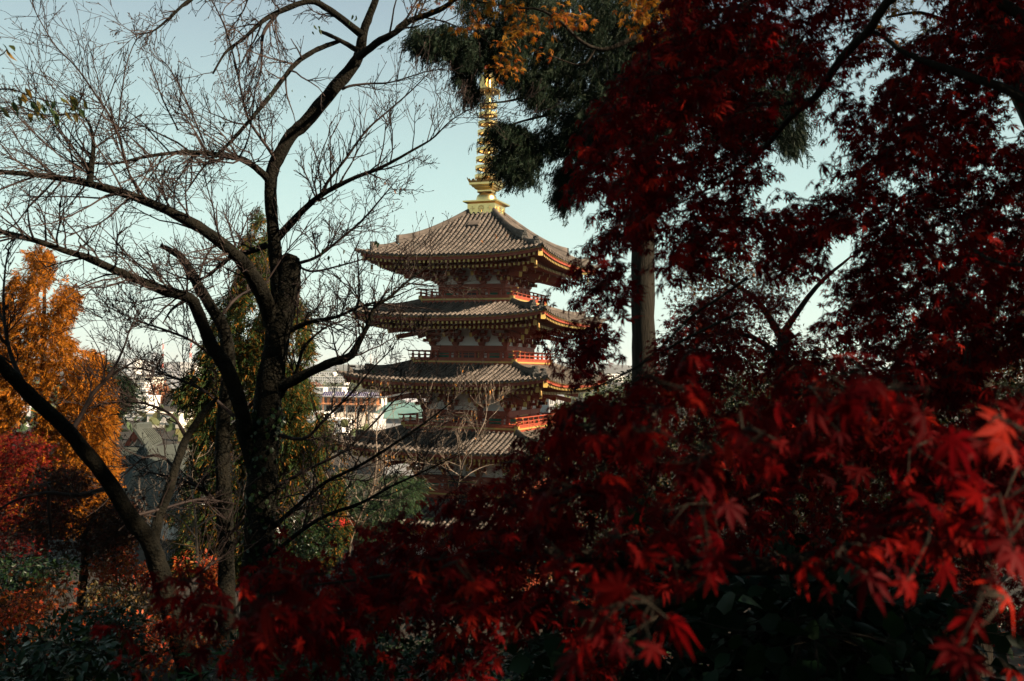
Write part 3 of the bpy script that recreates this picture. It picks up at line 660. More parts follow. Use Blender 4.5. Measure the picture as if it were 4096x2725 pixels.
tr = [T((585, 1600, 92), (588, 1450, 80), (594, 1290, 70), (602, 1150, 68), (610, 1000, 66), (622, 880, 62), (640, 770, 56), (656, 690, 54), (664, 640, 55), (668, 604, 50), (671, 592, 40), (673, 586, 22), wob=0),
      T((650, 720, 50), (642, 650, 40), (634, 580, 30), (626, 500, 28), (622, 430, 28), (630, 385, 30), (650, 345, 30), (672, 310, 28), (701, 284, 30), (756, 219, 29), (811, 154, 27), (828, 120, 24), (836, 75, 20), (850, 38, 18), (868, -10, 15), (890, -90, 8), wob=.2)]
lm = [
 (T((628, 745, 46), (600, 668, 38), (560, 605, 32), (500, 552, 28), (440, 512, 24), (380, 482, 21), (300, 450, 20), (200, 422, 18), (100, 405, 13), (0, 396, 11), (-120, 392, 8), d1=10.5), dict(n=46, L=(.4, 1.4), lev=2, up=.1)),
 (T((590, 1085, 40), (565, 1006, 38), (558, 954, 36), (523, 849, 35), (488, 797, 32), (453, 713, 28), (436, 686, 26), (380, 670, 24), (320, 645, 21), (260, 620, 19), (200, 593, 17), (150, 578, 15), (100, 560, 13), (50, 545, 12), (0, 533, 11), (-80, 515, 8), d1=10.8), dict(n=36, L=(.4, 1.1), lev=2, up=.1, f0=.35)),
 (T((826, 130, 20), (835, 124, 18), (872, 96, 17), (910, 75, 15), (944, 48, 14), (992, 31, 13), (1030, 12, 11), (1080, -30, 8), d1=12.), dict(n=14, L=(.4, .9), lev=2, up=.1)),
 (T((834, 82, 20), (787, 44, 17), (753, 20, 16), (712, 3, 14), (643, 27, 12), (602, 51, 10), (560, 90, 8), (520, 120, 6), (490, 170, 4), d1=12), dict(n=16, L=(.3, .8), lev=2, up=-.1)),
 (T((712, 2, 12), (660, -30, 10), (560, -20, 9), (470, -12, 8), (430, 5, 7), (390, 42, 6), (350, 73, 4), (310, 80, 2), d1=11.5), dict(n=16, L=(.3, .8), lev=2, up=-.05)),
 (T((643, 27, 8), (607, 75, 8), (602, 130, 6), (600, 170, 4), (585, 215, 2), d1=12.5), dict(n=12, L=(.3, .8), lev=2, up=-.2)),
 (T((826, 118, 14), (780, 92, 10), (755, 80, 9), (738, 73, 7)), None),
 (T((784, 94, 9), (750, 106, 11), (719, 120, 11), (684, 144, 11), (654, 178, 11), (616, 229, 10), (575, 277, 9), (523, 335, 7), (470, 383, 5), (430, 440, 3), d1=12), dict(n=16, L=(.4, .9), lev=2, up=.1)),
 (T((787, 206, 7), (807, 198, 6), (848, 193, 5), (893, 191, 4), (937, 179, 3), (985, 164, 2.4), (1033, 158, 1.4)), dict(n=16, L=(.2, .6), lev=1, up=.2)),
 (T((632, 556, 20), (696, 486, 15), (743, 447, 13), (815, 410, 10), (875, 387, 8), (947, 348, 6), (997, 318, 4), (1033, 282, 2.6), (1078, 252, 1.2), d1=12.), dict(n=30, L=(.3, .9), lev=2, up=.2)),
 (T((739, 448, 9), (756, 417, 7), (795, 367, 6), (843, 301, 5), (898, 252, 4), (947, 209, 3), (990, 165, 1.6), d1=12.4), dict(n=20, L=(.3, .8), lev=1, up=.3)),
 (T((688, 606, 8), (729, 592, 7), (782, 552, 6), (835, 506, 5), (881, 453, 3.4), (916, 412, 1.6), d1=12.4), dict(n=22, L=(.3, .8), lev=2, up=.15)),
 (T((684, 612, 6), (720, 625, 5), (790, 610, 4), (860, 590, 3), (925, 572, 1.6), d1=12.6), dict(n=16, L=(.3, .7), lev=1, up=.1)),
 (T((633, 378, 9), (626, 355, 8), (600, 318, 7), (572, 275, 6), (556, 215, 5), (540, 139, 4.4), (516, 59, 3.6), (485, -5, 2.6), d1=12), dict(n=20, L=(.3, .9), lev=1, up=.3)),
 (T((624, 420, 18), (596, 392, 17), (560, 368, 15), (523, 360, 13), (453, 351, 11), (401, 352, 9), (331, 362, 7), (250, 378, 5), (150, 370, 3), d1=11.5), dict(n=44, L=(.4, 1.3), lev=2, up=.08)),
 (T((206, 420, 16), (209, 395, 15), (215, 331, 9), (202, 279, 6), (168, 262, 4), (110, 268, 3), (40, 240, 2), d=11.2), dict(n=30, L=(.4, 1.3), lev=2, up=.1)),
 (T((290, 375, 7), (272, 310, 6), (251, 265, 5.4), (223, 223, 4.6), (174, 153, 4), (129, 108, 3.2), (87, 38, 2.2), (66, -8, 1.4), d=11.6), dict(n=26, L=(.3, 1.1), lev=1, up=.2)),
 (T((272, 295, 4), (279, 227, 3.4), (289, 157, 2.8), (307, 105, 2.2), (322, 82, 1.4), d=11.7), dict(n=10, L=(.15, .4), lev=1, up=.4)),
 (T((410, 300, 4), (375, 230, 3.4), (358, 180, 2.6), (341, 135, 1.5), d=11.8), dict(n=10, L=(.15, .45), lev=1, up=.4)),
 (T((470, 330, 5), (430, 235, 4), (395, 165, 3), (370, 135, 1.5), d=11.8), dict(n=14, L=(.15, .5), lev=1, up=.4)),
 (T((625, 890, 30), (668, 880, 26), (710, 858, 22), (760, 836, 21), (806, 820, 20), (830, 780, 13), (846, 750, 11), (865, 704, 9), (895, 687, 7), (931, 654, 5.5), (970, 624, 4), (1010, 600, 2), d1=12.2), dict(n=26, L=(.3, .9), lev=2, up=.15, f0=.3)),
 (T((664, 762, 14), (690, 750, 12), (720, 740, 10), (777, 729, 8), (830, 705, 6), (890, 690, 4), (960, 660, 2), d1=12.4), dict(n=22, L=(.3, .8), lev=2, up=.1)),
 (T((642, 920, 10), (680, 860, 8), (700, 800, 7), (748, 755, 5), (800, 735, 3), d1=13.2), dict(n=16, L=(.3, .8), lev=2, up=.1)),
 (T((632, 1000, 10), (700, 1010, 8), (748, 965, 7), (776, 938, 6), (817, 896, 5), (858, 847, 4), (899, 806, 2.4), (930, 760, 1.2), d1=12), dict(n=22, L=(.3, .8), lev=2, up=.15)),
 (T((628, 1215, 12), (690, 1160, 10), (748, 1111, 8), (831, 1070, 7), (927, 1009, 6), (996, 960, 4.4), (1045, 922, 2), d1=11.5), dict(n=28, L=(.3, .8), lev=2, up=.12)),
 (T((612, 1290, 13), (680, 1232, 10), (748, 1188, 8.4), (831, 1158, 7), (902, 1119, 5.6), (968, 1089, 4), (1060, 1045, 1.8), d1=11.3), dict(n=28, L=(.3, .8), lev=2, up=.12)),
 (T((620, 1130, 9), (700, 1085, 7.4), (790, 1040, 6), (850, 985, 5), (905, 925, 3.6), (960, 875, 1.6), d1=12), dict(n=24, L=(.3, .8), lev=2, up=.15)),
 (T((612, 565, 16), (560, 585, 12), (520, 600, 9), (470, 640, 6), (420, 640, 4), (350, 610, 2), d1=13.5), dict(n=22, L=(.3, .9), lev=2, up=.1)),
 (T((430, 690, 9), (405, 705, 7), (390, 720, 5), (375, 745, 3)), dict(n=6, L=(.2, .5), lev=1, up=0)),
 (T((520, 850, 8), (450, 790, 6), (380, 760, 5), (320, 740, 3.4), (245, 705, 2), d1=12), dict(n=22, L=(.3, .8), lev=2, up=.2)),
 (T((540, 960, 9), (470, 900, 7), (400, 870, 5), (330, 850, 4), (280, 845, 2), d1=12.4), dict(n=22, L=(.3, .8), lev=2, up=.2)),
]
bare_tree(t1, local(t1, tr), [(local(t1, [a])[0], kw) for a, kw in lm], MOSS)
# leaves still hanging on
LV = simple_leaf(1, .45)
for i, (px, py, n, s) in enumerate(((625, 205, 4, .07), (515, 285, 8, .07), (480, 300, 5, .07), (865, 560, 4, .08), (745, 580, 6, .08), (790, 600, 4, .08), (800, 640, 4, .07), (740, 640, 3, .08), (905, 435, 7, .06), (925, 460, 4, .06), (700, 210, 3, .06), (740, 60, 5, .08), (820, 45, 5, .07), (560, 570, 3, .07), (1090, 540, 2, .05), (330, 645, 2, .06), (850, 870, 2, .07), (880, 890, 2, .06), (1149, 543, 5, .05))):
    for _ in range(n):
        p = P(px+rng.normal(0, 14), py+rng.normal(0, 12), 12.3)-gz; mb = MB(); scatter(mb, LV, p[None], frames(np.array([[rng.normal(0, .5), rng.normal(0, .5), -1]]), unit(1)), [s*rng.uniform(.7, 1.2)])
        mb.build('leaf', GRNL if i not in (8, 14, 17, 18) else mat('brown_leaf', (.20, .07, .02), (.34, .13, .03), scale=20, trans=.3, rough=.6), t1)
# ---- second stem beside it
t2 = thing('cherry_tree', 'slender dark cherry trunk with a snapped top beside the thick forked one', 'tree', tuple(P(525, 1500, 13.8)), 0)
tr = [trace([(524, 1560, 44), (522, 1400, 40), (521, 1280, 37), (516, 1150, 35), (512, 1040, 33), (518, 930, 32), (526, 832, 30), (516, 762, 28), (490, 713, 26), (455, 657, 23), (420, 597, 18), (395, 578, 14), (370, 566, 10)], 13.8)]
lm = [(trace([(520, 1000, 12), (580, 930, 9), (600, 900, 6)], 13.8), dict(n=6, L=(.3, .7), lev=1)),
      (trace([(516, 1180, 10), (470, 1130, 8), (430, 1110, 6), (380, 1095, 4), (330, 1085, 2)], 13.8, 13), dict(n=18, L=(.3, .8), lev=2, up=.1)),
      (trace([(500, 740, 9), (540, 690, 7), (590, 660, 4), (640, 640, 2)], 13.8, 14.5), dict(n=12, L=(.3, .8), lev=2, up=.2)),
      (trace([(455, 655, 6), (470, 600, 5), (500, 560, 3.6), (560, 540, 2)], 13.8, 14.5), dict(n=12, L=(.3, .8), lev=1, up=.2)),
      (trace([(520, 1240, 9), (570, 1190, 7), (640, 1150, 5), (720, 1130, 3)], 13.8, 13), dict(n=14, L=(.3, .8), lev=2, up=.1))]
bare_tree(t2, local(t2, tr), [(local(t2, [a])[0], kw) for a, kw in lm], MOSS)
# ---- leaning dark trunk at the left
t3 = thing('leaning_tree', 'dark trunk leaning left across the golden tree, forked near its foot', 'tree', tuple(P(420, 1480, 9.5)), 0)
tr = [trace([(440, 1560, 55), (400, 1420, 49), (372, 1330, 44), (345, 1250, 40), (300, 1190, 38), (250, 1110, 35), (205, 1050, 33), (150, 985, 33), (90, 930, 31), (40, 880, 30), (0, 838, 28), (-60, 770, 24), (-160, 680, 17)], 9.5, 7.5),
      trace([(352, 1262, 28), (362, 1200, 24), (382, 1150, 22), (400, 1090, 20), (420, 1030, 18), (440, 990, 15), (470, 950, 14), (500, 915, 8)], 9.4, 10)]
lm = [(trace([(160, 1000, 14), (185, 960, 11), (215, 905, 9), (255, 860, 7), (285, 800, 5), (300, 755, 3), (318, 735, 1.5)], 8.6, 9), dict(n=20, L=(.15, .5), lev=1, up=.3)),
      (trace([(60, 900, 12), (20, 800, 9), (8, 700, 6), (12, 620, 4), (20, 570, 2)], 8.2, 8.6), dict(n=20, L=(.15, .5), lev=1, up=.3)),
      (trace([(262, 1120, 12), (180, 1140, 10), (110, 1135, 8), (40, 1150, 6), (-30, 1190, 4)], 9, 8.4), dict(n=8, L=(.2, .6), lev=1, up=.1)),
      (trace([(112, 1110, 9), (113, 1180, 8), (118, 1230, 7)], 9, 9.2), None),
      (trace([(430, 1010, 10), (400, 960, 7), (352, 935, 6), (300, 925, 4), (240, 930, 3), (190, 945, 2)], 9.8, 10), dict(n=18, L=(.2, .6), lev=2, up=.2)),
      (trace([(405, 1080, 8), (370, 1050, 6), (330, 1055, 5), (290, 1090, 3), (265, 1120, 2)], 9.7, 10), dict(n=12, L=(.2, .6), lev=1, up=.2)),
      (trace([(300, 1190, 8), (380, 1170, 7), (460, 1150, 6), (540, 1160, 4)], 9.3, 10), dict(n=14, L=(.2, .6), lev=1, up=.2)),
      (trace([(395, 1400, 12), (450, 1330, 8), (500, 1290, 5), (560, 1250, 3)], 9.4, 9.8), dict(n=12, L=(.2, .6), lev=1, up=.3))]
bare_tree(t3, local(t3, tr), [(local(t3, [a])[0], kw) for a, kw in lm], MOSS)
# ---- pale sunlit sapling in front of the pagoda
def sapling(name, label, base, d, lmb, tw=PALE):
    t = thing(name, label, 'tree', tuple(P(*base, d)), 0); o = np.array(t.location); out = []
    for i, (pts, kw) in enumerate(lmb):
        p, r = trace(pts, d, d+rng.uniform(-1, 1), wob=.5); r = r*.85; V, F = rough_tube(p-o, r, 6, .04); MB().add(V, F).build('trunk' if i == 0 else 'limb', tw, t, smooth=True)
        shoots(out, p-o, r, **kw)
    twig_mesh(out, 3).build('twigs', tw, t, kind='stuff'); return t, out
SK = dict(n=6, L=(.5, 1.5), lev=2, up=.25, wand=.2)
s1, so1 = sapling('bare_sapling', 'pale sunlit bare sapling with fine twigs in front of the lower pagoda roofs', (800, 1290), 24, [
 ([(800, 1300, 9.8), (808, 1245, 8.2), (817, 1216, 7.5), (836, 1169, 6.8), (858, 1122, 6), (864, 1090, 5.2), (868, 1050, 4.5), (866, 1005, 3.8), (872, 960, 2.2), (880, 930, 1.1)], dict(n=16, L=(.5, 1.3), lev=2, up=.25)),
 ([(822, 1205, 5.2), (790, 1170, 4.5), (770, 1130, 3.8), (750, 1090, 3), (735, 1050, 2.2), (728, 1000, 1.5)], SK), ([(850, 1140, 4.5), (900, 1110, 3.8), (950, 1075, 3), (1010, 1040, 2.2), (1060, 1000, 1.5), (1090, 975, 1.1)], SK),
 ([(862, 1100, 3.8), (905, 1050, 3.4), (950, 1015, 3), (1000, 985, 2.2), (1045, 945, 1.5)], SK), ([(838, 1165, 3.8), (800, 1120, 3), (780, 1080, 2.2), (790, 1040, 1.5)], SK), ([(846, 1150, 3.8), (910, 1150, 3), (980, 1120, 2.2), (1060, 1110, 1.5)], SK)])
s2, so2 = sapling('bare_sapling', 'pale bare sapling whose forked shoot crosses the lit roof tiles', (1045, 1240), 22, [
 ([(1045, 1250, 6.3), (1050, 1180, 5.6), (1056, 1110, 4.9), (1068, 1062, 4.2), (1087, 1030, 3.5), (1104, 995, 2.8), (1116, 970, 2.1), (1122, 940, 1.4), (1130, 925, 0.84)], dict(n=12, L=(.4, 1.), lev=2, up=.3)),
 ([(1112, 978, 2.1), (1130, 960, 1.7), (1142, 948, 1.1), (1150, 938, 0.7)], dict(n=4, L=(.2, .5), lev=1, up=.3)), ([(1100, 1000, 2.1), (1085, 975, 1.7), (1070, 950, 1.1), (1064, 935, 0.7)], dict(n=6, L=(.2, .5), lev=1, up=.3)),
 ([(1062, 1075, 2.8), (1020, 1060, 2.1), (980, 1065, 1.4), (940, 1060, 1)], SK), ([(1056, 1110, 2.8), (1090, 1085, 2.1), (1130, 1070, 1.4), (1160, 1075, 0.84)], SK)])
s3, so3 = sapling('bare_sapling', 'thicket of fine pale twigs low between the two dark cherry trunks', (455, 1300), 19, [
 ([(455, 1300, 9), (452, 1230, 7), (448, 1170, 6), (440, 1110, 4), (436, 1060, 2)], SK), ([(452, 1240, 5), (420, 1200, 4), (380, 1180, 3), (330, 1190, 2)], SK), ([(452, 1215, 5), (490, 1190, 4), (540, 1180, 3), (570, 1150, 2)], SK), ([(450, 1260, 4), (400, 1250, 3), (350, 1235, 2)], SK)])
for t, oo, n, nm in ((s1, so1, 110, 0), (s2, so2, 30, 1), (s3, so3, 90, 2)):
    for k in rng.choice(len(oo), min(n, len(oo)), replace=False):
        p = oo[k][0][rng.integers(1, KT)]; mb = MB(); scatter(mb, LV, p[None], frames(np.array([[rng.normal(0, .4), rng.normal(0, .4), -1]]), unit(1)), [rng.uniform(.05, .10)]); mb.build('leaf', mat('amber_leaf', (.42, .14, .02), (.55, .24, .04), scale=20, trans=.35, rough=.6), t)
# ------------------------------------------------------------------ conifers
def conifer(t, trunk, crown, mats, fr, size, droop, boughs=None, bark=CEDB):
    """trunk tube, boughs, and a crown of sprays at the given points"""
    o = np.array(t.location); V, F = rough_tube(trunk[0]-o, trunk[1], 14, .04); MB().add(V, F).build('trunk', bark, t, smooth=True)
    if boughs:
        for p, r in boughs: V, F = rough_tube(p-o, r, 7, .05); MB().add(V, F).build('bough', bark, t, smooth=True)
    mb = MB(); n = len(crown); ctr = trunk[0]; j = np.argmin(np.abs(ctr[:, 2][None]-crown[:, 2][:, None]), 1); outw = crown-ctr[j]; outw[:, 2] = 0
    outw /= np.maximum(np.linalg.norm(outw, axis=1, keepdims=True), 1e-6)
    hd = outw+rng.normal(0, .55, (n, 3))+np.array([0, 0, -droop]); R = frames(hd, np.array([0, 0, 1.])+rng.normal(0, .5, (n, 3)))
    vs_ = [frond(*fr) for _ in range(3)]
    for i in range(3): scatter(mb, vs_[i], crown[i::3]-o, R[i::3], size*rng.uniform(.6, 1.3, len(crown[i::3])))
    mb.build('crown', mats, t, kind='stuff'); return t
def whorls(base, top, H, rad_of, n, lump=0.):
    """crown points on tiers of drooping branches round an upright trunk"""
    z = rng.uniform(0, 1, n)**.9; nb = rng.integers(0, 12, n); tier = np.floor(z*16); an = nb*2*math.pi/12+tier*1.3+rng.normal(0, .22, n); f = rng.uniform(.25, 1, n)**.6
    R = np.array([rad_of(a) for a in z])*(.78+.22*np.sin(tier*2.1+nb*1.7)); r = R*f
    zz = (tier+rng.uniform(0, .8, n))/16*H+r*.05-f*f*R*.25
    return np.stack([base[0]+r*np.cos(an), base[1]+r*np.sin(an), base[2]+zz], -1)
# golden tree at the left
dg = 46; pb_ = P(110, 1010, dg); gzz = float(ground_z(pb_[0], pb_[1])); topg = P(97, 560, dg); Hg = topg[2]-gzz
tg = thing('golden_conifer', 'broad golden orange conifer catching the sun at the far left', 'tree', (pb_[0], pb_[1], gzz))
OUTG = [(97, 556), (120, 585), (140, 640), (182, 680), (170, 720), (150, 760), (178, 800), (232, 815), (232, 850), (256, 880), (256, 930), (262, 985), (254, 1020), (266, 1065), (262, 1130), (260, 1180), (180, 1220), (60, 1220), (-80, 1200), (-80, 800), (-20, 770), (10, 735), (5, 700), (32, 640), (60, 590)]
cg = region(OUTG, 19000, dg-3.2, dg+3.2, lump=(15, .08)); tk = np.stack([np.linspace(pb_[0], topg[0], 12), np.full(12, pb_[1]), np.linspace(gzz, topg[2]-.4, 12)], -1)
conifer(tg, (tk, np.linspace(.42, .04, 12)), cg, GOLDL, (6, 1, .35, .26, .5), .42, .35)
# dark small pine beside it
pd = P(255, 960, 60); zz = float(ground_z(pd[0], pd[1])); td = thing('pine_tree', 'small dark green pine just right of the golden conifer', 'tree', (pd[0], pd[1], zz))
cd = region([(236, 838), (262, 832), (280, 850), (296, 880), (300, 930), (270, 960), (235, 950), (225, 880)], 1100, 58, 62, lump=(14, .3)); tk = np.stack([np.full(8, pd[0]), np.full(8, pd[1]), np.linspace(zz, P(258, 850, 60)[2], 8)], -1)
conifer(td, (tk, np.linspace(.3, .05, 8)), cd, DARKC, (6, 1, .35, .12, .4), .8, .4)
# turning cypress behind the bare tree
dc = 24; pc = P(600, 1200, dc); zz = float(ground_z(pc[0], pc[1])); tc_ = thing('cypress_tree', 'green cypress flecked with orange behind the forked cherry trunk', 'tree', (pc[0], pc[1], zz))
OUTC = [(600, 470), (625, 560), (640, 620), (700, 700), (715, 800), (690, 850), (735, 930), (750, 990), (780, 1040), (780, 1130), (800, 1200), (760, 1290), (640, 1330), (520, 1330), (400, 1320), (395, 1180), (440, 1100), (430, 1040), (450, 960), (400, 900), (440, 860), (470, 800), (500, 700), (545, 620), (560, 560), (585, 520)]
cc = region(OUTC, 17000, dc-2.0, dc+2.2, lump=(18, .2)); tk = np.stack([np.full(12, pc[0]), np.full(12, pc[1]), np.linspace(zz, P(600, 480, dc)[2], 12)], -1)
conifer(tc_, (tk, np.linspace(.26, .03, 12)), cc, MIXC, (6, 1, .5, .22, .45), .30, .7)
# low green conifer before the pagoda foot
pc2 = P(880, 1120, 52); zz = float(ground_z(pc2[0], pc2[1])); t_ = thing('cypress_tree', 'rounded green cypress low in front of the pagoda\'s left side', 'tree', (pc2[0], pc2[1], zz))
c2 = region([(760, 1130), (800, 1100), (850, 1095), (900, 1085), (960, 1095), (985, 1130), (980, 1200), (900, 1240), (800, 1240), (750, 1200)], 1600, 49, 55, lump=(18, .3)); tk = np.stack([np.full(6, pc2[0]), np.full(6, pc2[1]), np.linspace(zz, pc2[2], 6)], -1)
conifer(t_, (tk, np.linspace(.25, .06, 6)), c2, mat('bright_cypress_foliage', (0, 0, 0), None, rough=.6, trans=.25, island=[(.012, .036, .010), (.02, .05, .012), (.016, .042, .012), (.04, .05, .012)]), (6, 1, .4, .12, .4), .7, .5)
# tall cedar at the right
dt = 28; pt = P(1482, 900, dt); zz = float(ground_z(pt[0], pt[1])); tcd = thing('cedar_tree', 'tall dark cedar with a straight trunk and drooping boughs over the golden spire', 'tree', (pt[0], pt[1], zz))
bx = [(1486, 1060, 62), (1484, 900, 56), (1482, 780, 55), (1480, 660, 53), (1482, 500, 50), (1488, 300, 46), (1492, 100, 42), (1496, -60, 38)]; tb, rb = trace(bx, dt); g0 = tb[0].copy(); g0[2] = zz-.3; tb = np.vstack([g0, tb]); rb = np.concatenate([[rb[0]*1.4], rb]); q = P(1500, -700, dt); tb = np.vstack([tb, q]); rb = np.append(rb, .12)
boughs = [trace(a, dt, dt+e) for a, e in (([(1488, 330, 12), (1440, 290, 10), (1370, 270, 8), (1290, 262, 7), (1200, 280, 5), (1150, 300, 3)], -2), ([(1488, 240, 12), (1420, 225, 9), (1340, 215, 7), (1240, 245, 5)], -1), ([(1490, 150, 12), (1400, 130, 10), (1300, 165, 8), (1200, 225, 6), (1110, 240, 3)], -3), ([(1492, 60, 12), (1380, 40, 10), (1250, 60, 8), (1120, 90, 6), (980, 120, 3)], -4), ([(1480, 420, 8), (1430, 400, 6), (1370, 385, 5), (1300, 440, 3)], -1), ([(1490, 300, 10), (1560, 260, 8), (1650, 260, 6), (1760, 300, 4)], 1), ([(1490, 120, 10), (1580, 80, 8), (1700, 100, 6), (1850, 160, 4)], 1))]
cpts = np.concatenate([region(p_, n_, dt+e0, dt+e1, lump=(11, l_*.5)) for p_, n_, e0, e1, l_ in ((a_, int(b_*.72), c_, d_, e_) for a_, b_, c_, d_, e_ in (
 ([(950, 70), (1010, 65), (1060, 55), (1100, 100), (1085, 150), (1060, 130), (1045, 125), (1000, 120), (975, 110), (945, 95)], 380, -4.5, -3, .12),
 ([(1050, 130), (1100, 80), (1180, 90), (1200, 150), (1175, 190), (1150, 165), (1120, 140), (1095, 165), (1080, 200), (1055, 190), (1045, 160)], 520, -4, -2, .1),
 ([(1078, 195), (1098, 190), (1100, 235), (1086, 238)], 70, -3.5, -2.5, .1),
 ([(1150, 100), (1200, -20), (1600, -40), (1620, 200), (1560, 330), (1450, 340), (1380, 300), (1300, 270), (1240, 260), (1190, 200)], 4300, -3, 2, .15),
 ([(1134, 292), (1165, 280), (1215, 300), (1230, 330), (1200, 345), (1160, 335), (1132, 312)], 300, -2.5, -1.5, .15),
 ([(1128, 366), (1165, 352), (1230, 370), (1232, 392), (1215, 410), (1185, 410), (1148, 388)], 280, -2.5, -1.5, .15),
 ([(1190, 330), (1300, 270), (1420, 300), (1420, 350), (1340, 365), (1280, 345), (1230, 375)], 620, -2.2, -.5, .12),
 ([(1275, 385), (1300, 375), (1345, 390), (1335, 430), (1300, 480), (1282, 465), (1290, 430)], 300, -1.5, -.5, .15),
 ([(1600, 60), (1800, 60), (1900, 150), (1850, 330), (1780, 320), (1700, 350), (1620, 320)], 1300, -1, 2, .33),
 ([(1780, 200), (1840, 230), (1845, 345), (1800, 350), (1780, 290)], 260, -1, 1, .2), ([(1060, -40), (1250, -40), (1230, 90), (1130, 110), (1080, 60)], 500, -4.5, -2, .25)))])
u_ = np.linspace(0, 1, 9); n = len(cpts); sw = rng.normal(0, .24, (n, 1, 3))*np.array([1, 1, .3])*u_[None, :, None]; ln_ = rng.uniform(.12, .48, (n, 1))
cpts = (cpts[:, None]+sw+np.stack([0*u_+0*ln_, 0*u_+0*ln_, -(u_**1.2)*ln_+.12], -1)+rng.normal(0, .045, (n, 9, 3))*(1.2-u_)[None, :, None]).reshape(-1, 3)
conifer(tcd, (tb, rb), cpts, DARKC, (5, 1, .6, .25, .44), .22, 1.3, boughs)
# ------------------------------------------------------------------ maples
ML_F, ML_C = [maple_leaf(True, c) for c in (.1, .35, .6, .9)], [maple_leaf(False, c) for c in (.1, .4, .7)]
def leafy(name, label, cat, groups, matl, limbs, loc, bark=BARK, objs=0, group=None, twig_r=.0016, simple=None):
    """tree or shrub: limbs (points, radii), crowns of leaf sprays; the largest-looking leaves become parts of their own"""
    t = thing(name, label, cat, tuple(loc), 0, group); o = np.array(loc)
    for i, (p, r) in enumerate(limbs): V, F = rough_tube(p-o, r, 8, .05); MB().add(V, F).build('trunk' if i == 0 else 'limb', bark, t, smooth=True)
    mb = MB(); tw = []; got = []
    for C, per, size, fine, kw in groups:
        tmp = MB(); VF = simple if simple is not None else (ML_F if fine else ML_C)
        pos, R, sc = maple_sprays(tmp, C-o, per, size, VF, tw, **kw)
        got.append((pos, R, sc, VF))
    if objs:
        allp = np.concatenate([g[0] for g in got]); s_ = np.concatenate([g[2] for g in got]); xy, dd = Q(allp+o)
        vis = (xy[:, 0] > -40) & (xy[:, 0] < 2400) & (xy[:, 1] > -40) & (xy[:, 1] < 1610) & (dd > .3)
        big = np.where(vis, s_/np.maximum(dd, .3), 0); cut = np.sort(big)[-objs]; keep = big >= cut
        mes = [MB().add(*v_).mesh('leaf', matl, True) for v_ in ML_F]; i0 = 0; allR = np.concatenate([g[1] for g in got])
        for i in np.where(keep)[0]:
            ob = bpy.data.objects.new('leaf', mes[i % 4]); COL.objects.link(ob); ob.parent = t
            M = np.eye(4); M[:3, :3] = allR[i]*s_[i]; M[:3, 3] = allp[i]; ob.matrix_basis = Matrix(M.tolist())
    i0 = 0
    for pos, R, sc, VF in got:
        k = np.ones(len(pos), bool)
        if objs: k = ~keep[i0:i0+len(pos)]
        i0 += len(pos); scatter(mb, VF, pos[k], R[k], sc[k])
    mb.build('leaves', matl, t, kind='stuff', smooth=True)
    m2 = MB(); twig_lines(m2, tw, twig_r); m2.build('twigs', bark, t, kind='stuff'); return t
def up_from_ground(px, py, d, w_px, lean=.0):
    pts, r = trunk_to_ground(px, py, d, w_px, lean); return pts, r
# the foreground maple
UP_A = [(1330, 330), (1400, 215), (1480, 120), (1530, 10), (1560, -60), (2440, -60), (2440, 820), (2200, 840), (1990, 800), (1850, 730), (1720, 650), (1640, 590), (1590, 640), (1545, 590), (1530, 660), (1515, 700), (1440, 700), (1440, 800), (1400, 850), (1330, 880), (1290, 810), (1250, 780), (1300, 730), (1340, 650), (1260, 660), (1330, 600), (1360, 520), (1335, 440)]
HOLES = [[(1445, 560), (1525, 560), (1530, 860), (1440, 860)], [(1760, 240), (1850, 190), (1900, 240), (1945, 330), (1920, 430), (1815, 470), (1750, 390), (1740, 310)], [(1505, 640), (1600, 600), (1600, 740), (1530, 840), (1500, 840)], [(1400, 690), (1450, 690), (1450, 860), (1390, 830)], [(1870, 50), (1950, 30), (1950, 110), (1880, 120)], [(1980, 140), (2060, 150), (2030, 250), (1960, 225)], [(1690, 560), (1760, 540), (1770, 600), (1700, 630)], [(1590, 640), (1700, 610), (1840, 630), (1850, 680), (1740, 700), (1620, 740)], [(2000, -60), (2160, -60), (2190, 40), (2080, 100), (2010, 80)], [(2290, 180), (2380, 160), (2380, 280), (2320, 300)]]
LOW_B = [(330, 1420), (430, 1350), (540, 1300), (640, 1275), (750, 1240), (880, 1200), (960, 1165), (1080, 1120), (1180, 1050), (1230, 990), (1330, 920), (1440, 900), (1560, 800), (1700, 760), (1850, 790), (2000, 830), (2440, 860), (2440, 1240), (2200, 1200), (2000, 1260), (1760, 1240), (1600, 1300), (1500, 1330), (1320, 1360), (1250, 1420), (1050, 1420), (900, 1400), (700, 1480), (560, 1480), (460, 1500), (420, 1470)]
mA = region(UP_A, 2300, 3.4, 6.4, HOLES, lump=(40, .12)); mA2 = region(UP_A, 150, 2.3, 3.3, HOLES, lump=(80, .42))
mB = region(LOW_B, 520, 1.9, 3.6, lump=(60, .24)); mB2 = region(LOW_B, 44, 1.15, 1.8, lump=(90, .4))
mF = region([(620, 1300), (800, 1230), (1000, 1150), (1130, 1060), (1250, 960), (1420, 900), (1560, 800), (1750, 780), (2440, 860), (2440, 1250), (1900, 1260), (1500, 1340), (1200, 1400), (900, 1380), (700, 1400)], 620, 4, 6.5, lump=(50, .2))
mC = region([(1500, 880), (2400, 780), (2400, 1560), (1900, 1540), (1600, 1420), (1250, 1400), (1350, 1250)], 24, 1.0, 1.5, lump=(60, .3))
mD = region([(650, 1400), (1300, 1380), (1500, 1450), (1560, 1600), (500, 1600), (560, 1470)], 30, 2.0, 3.4, lump=(60, .42))
mE = region([(250, 1440), (330, 1360), (450, 1325), (700, 1300), (760, 1420), (560, 1520), (360, 1520)], 30, 1.8, 3.0, lump=(60, .25))
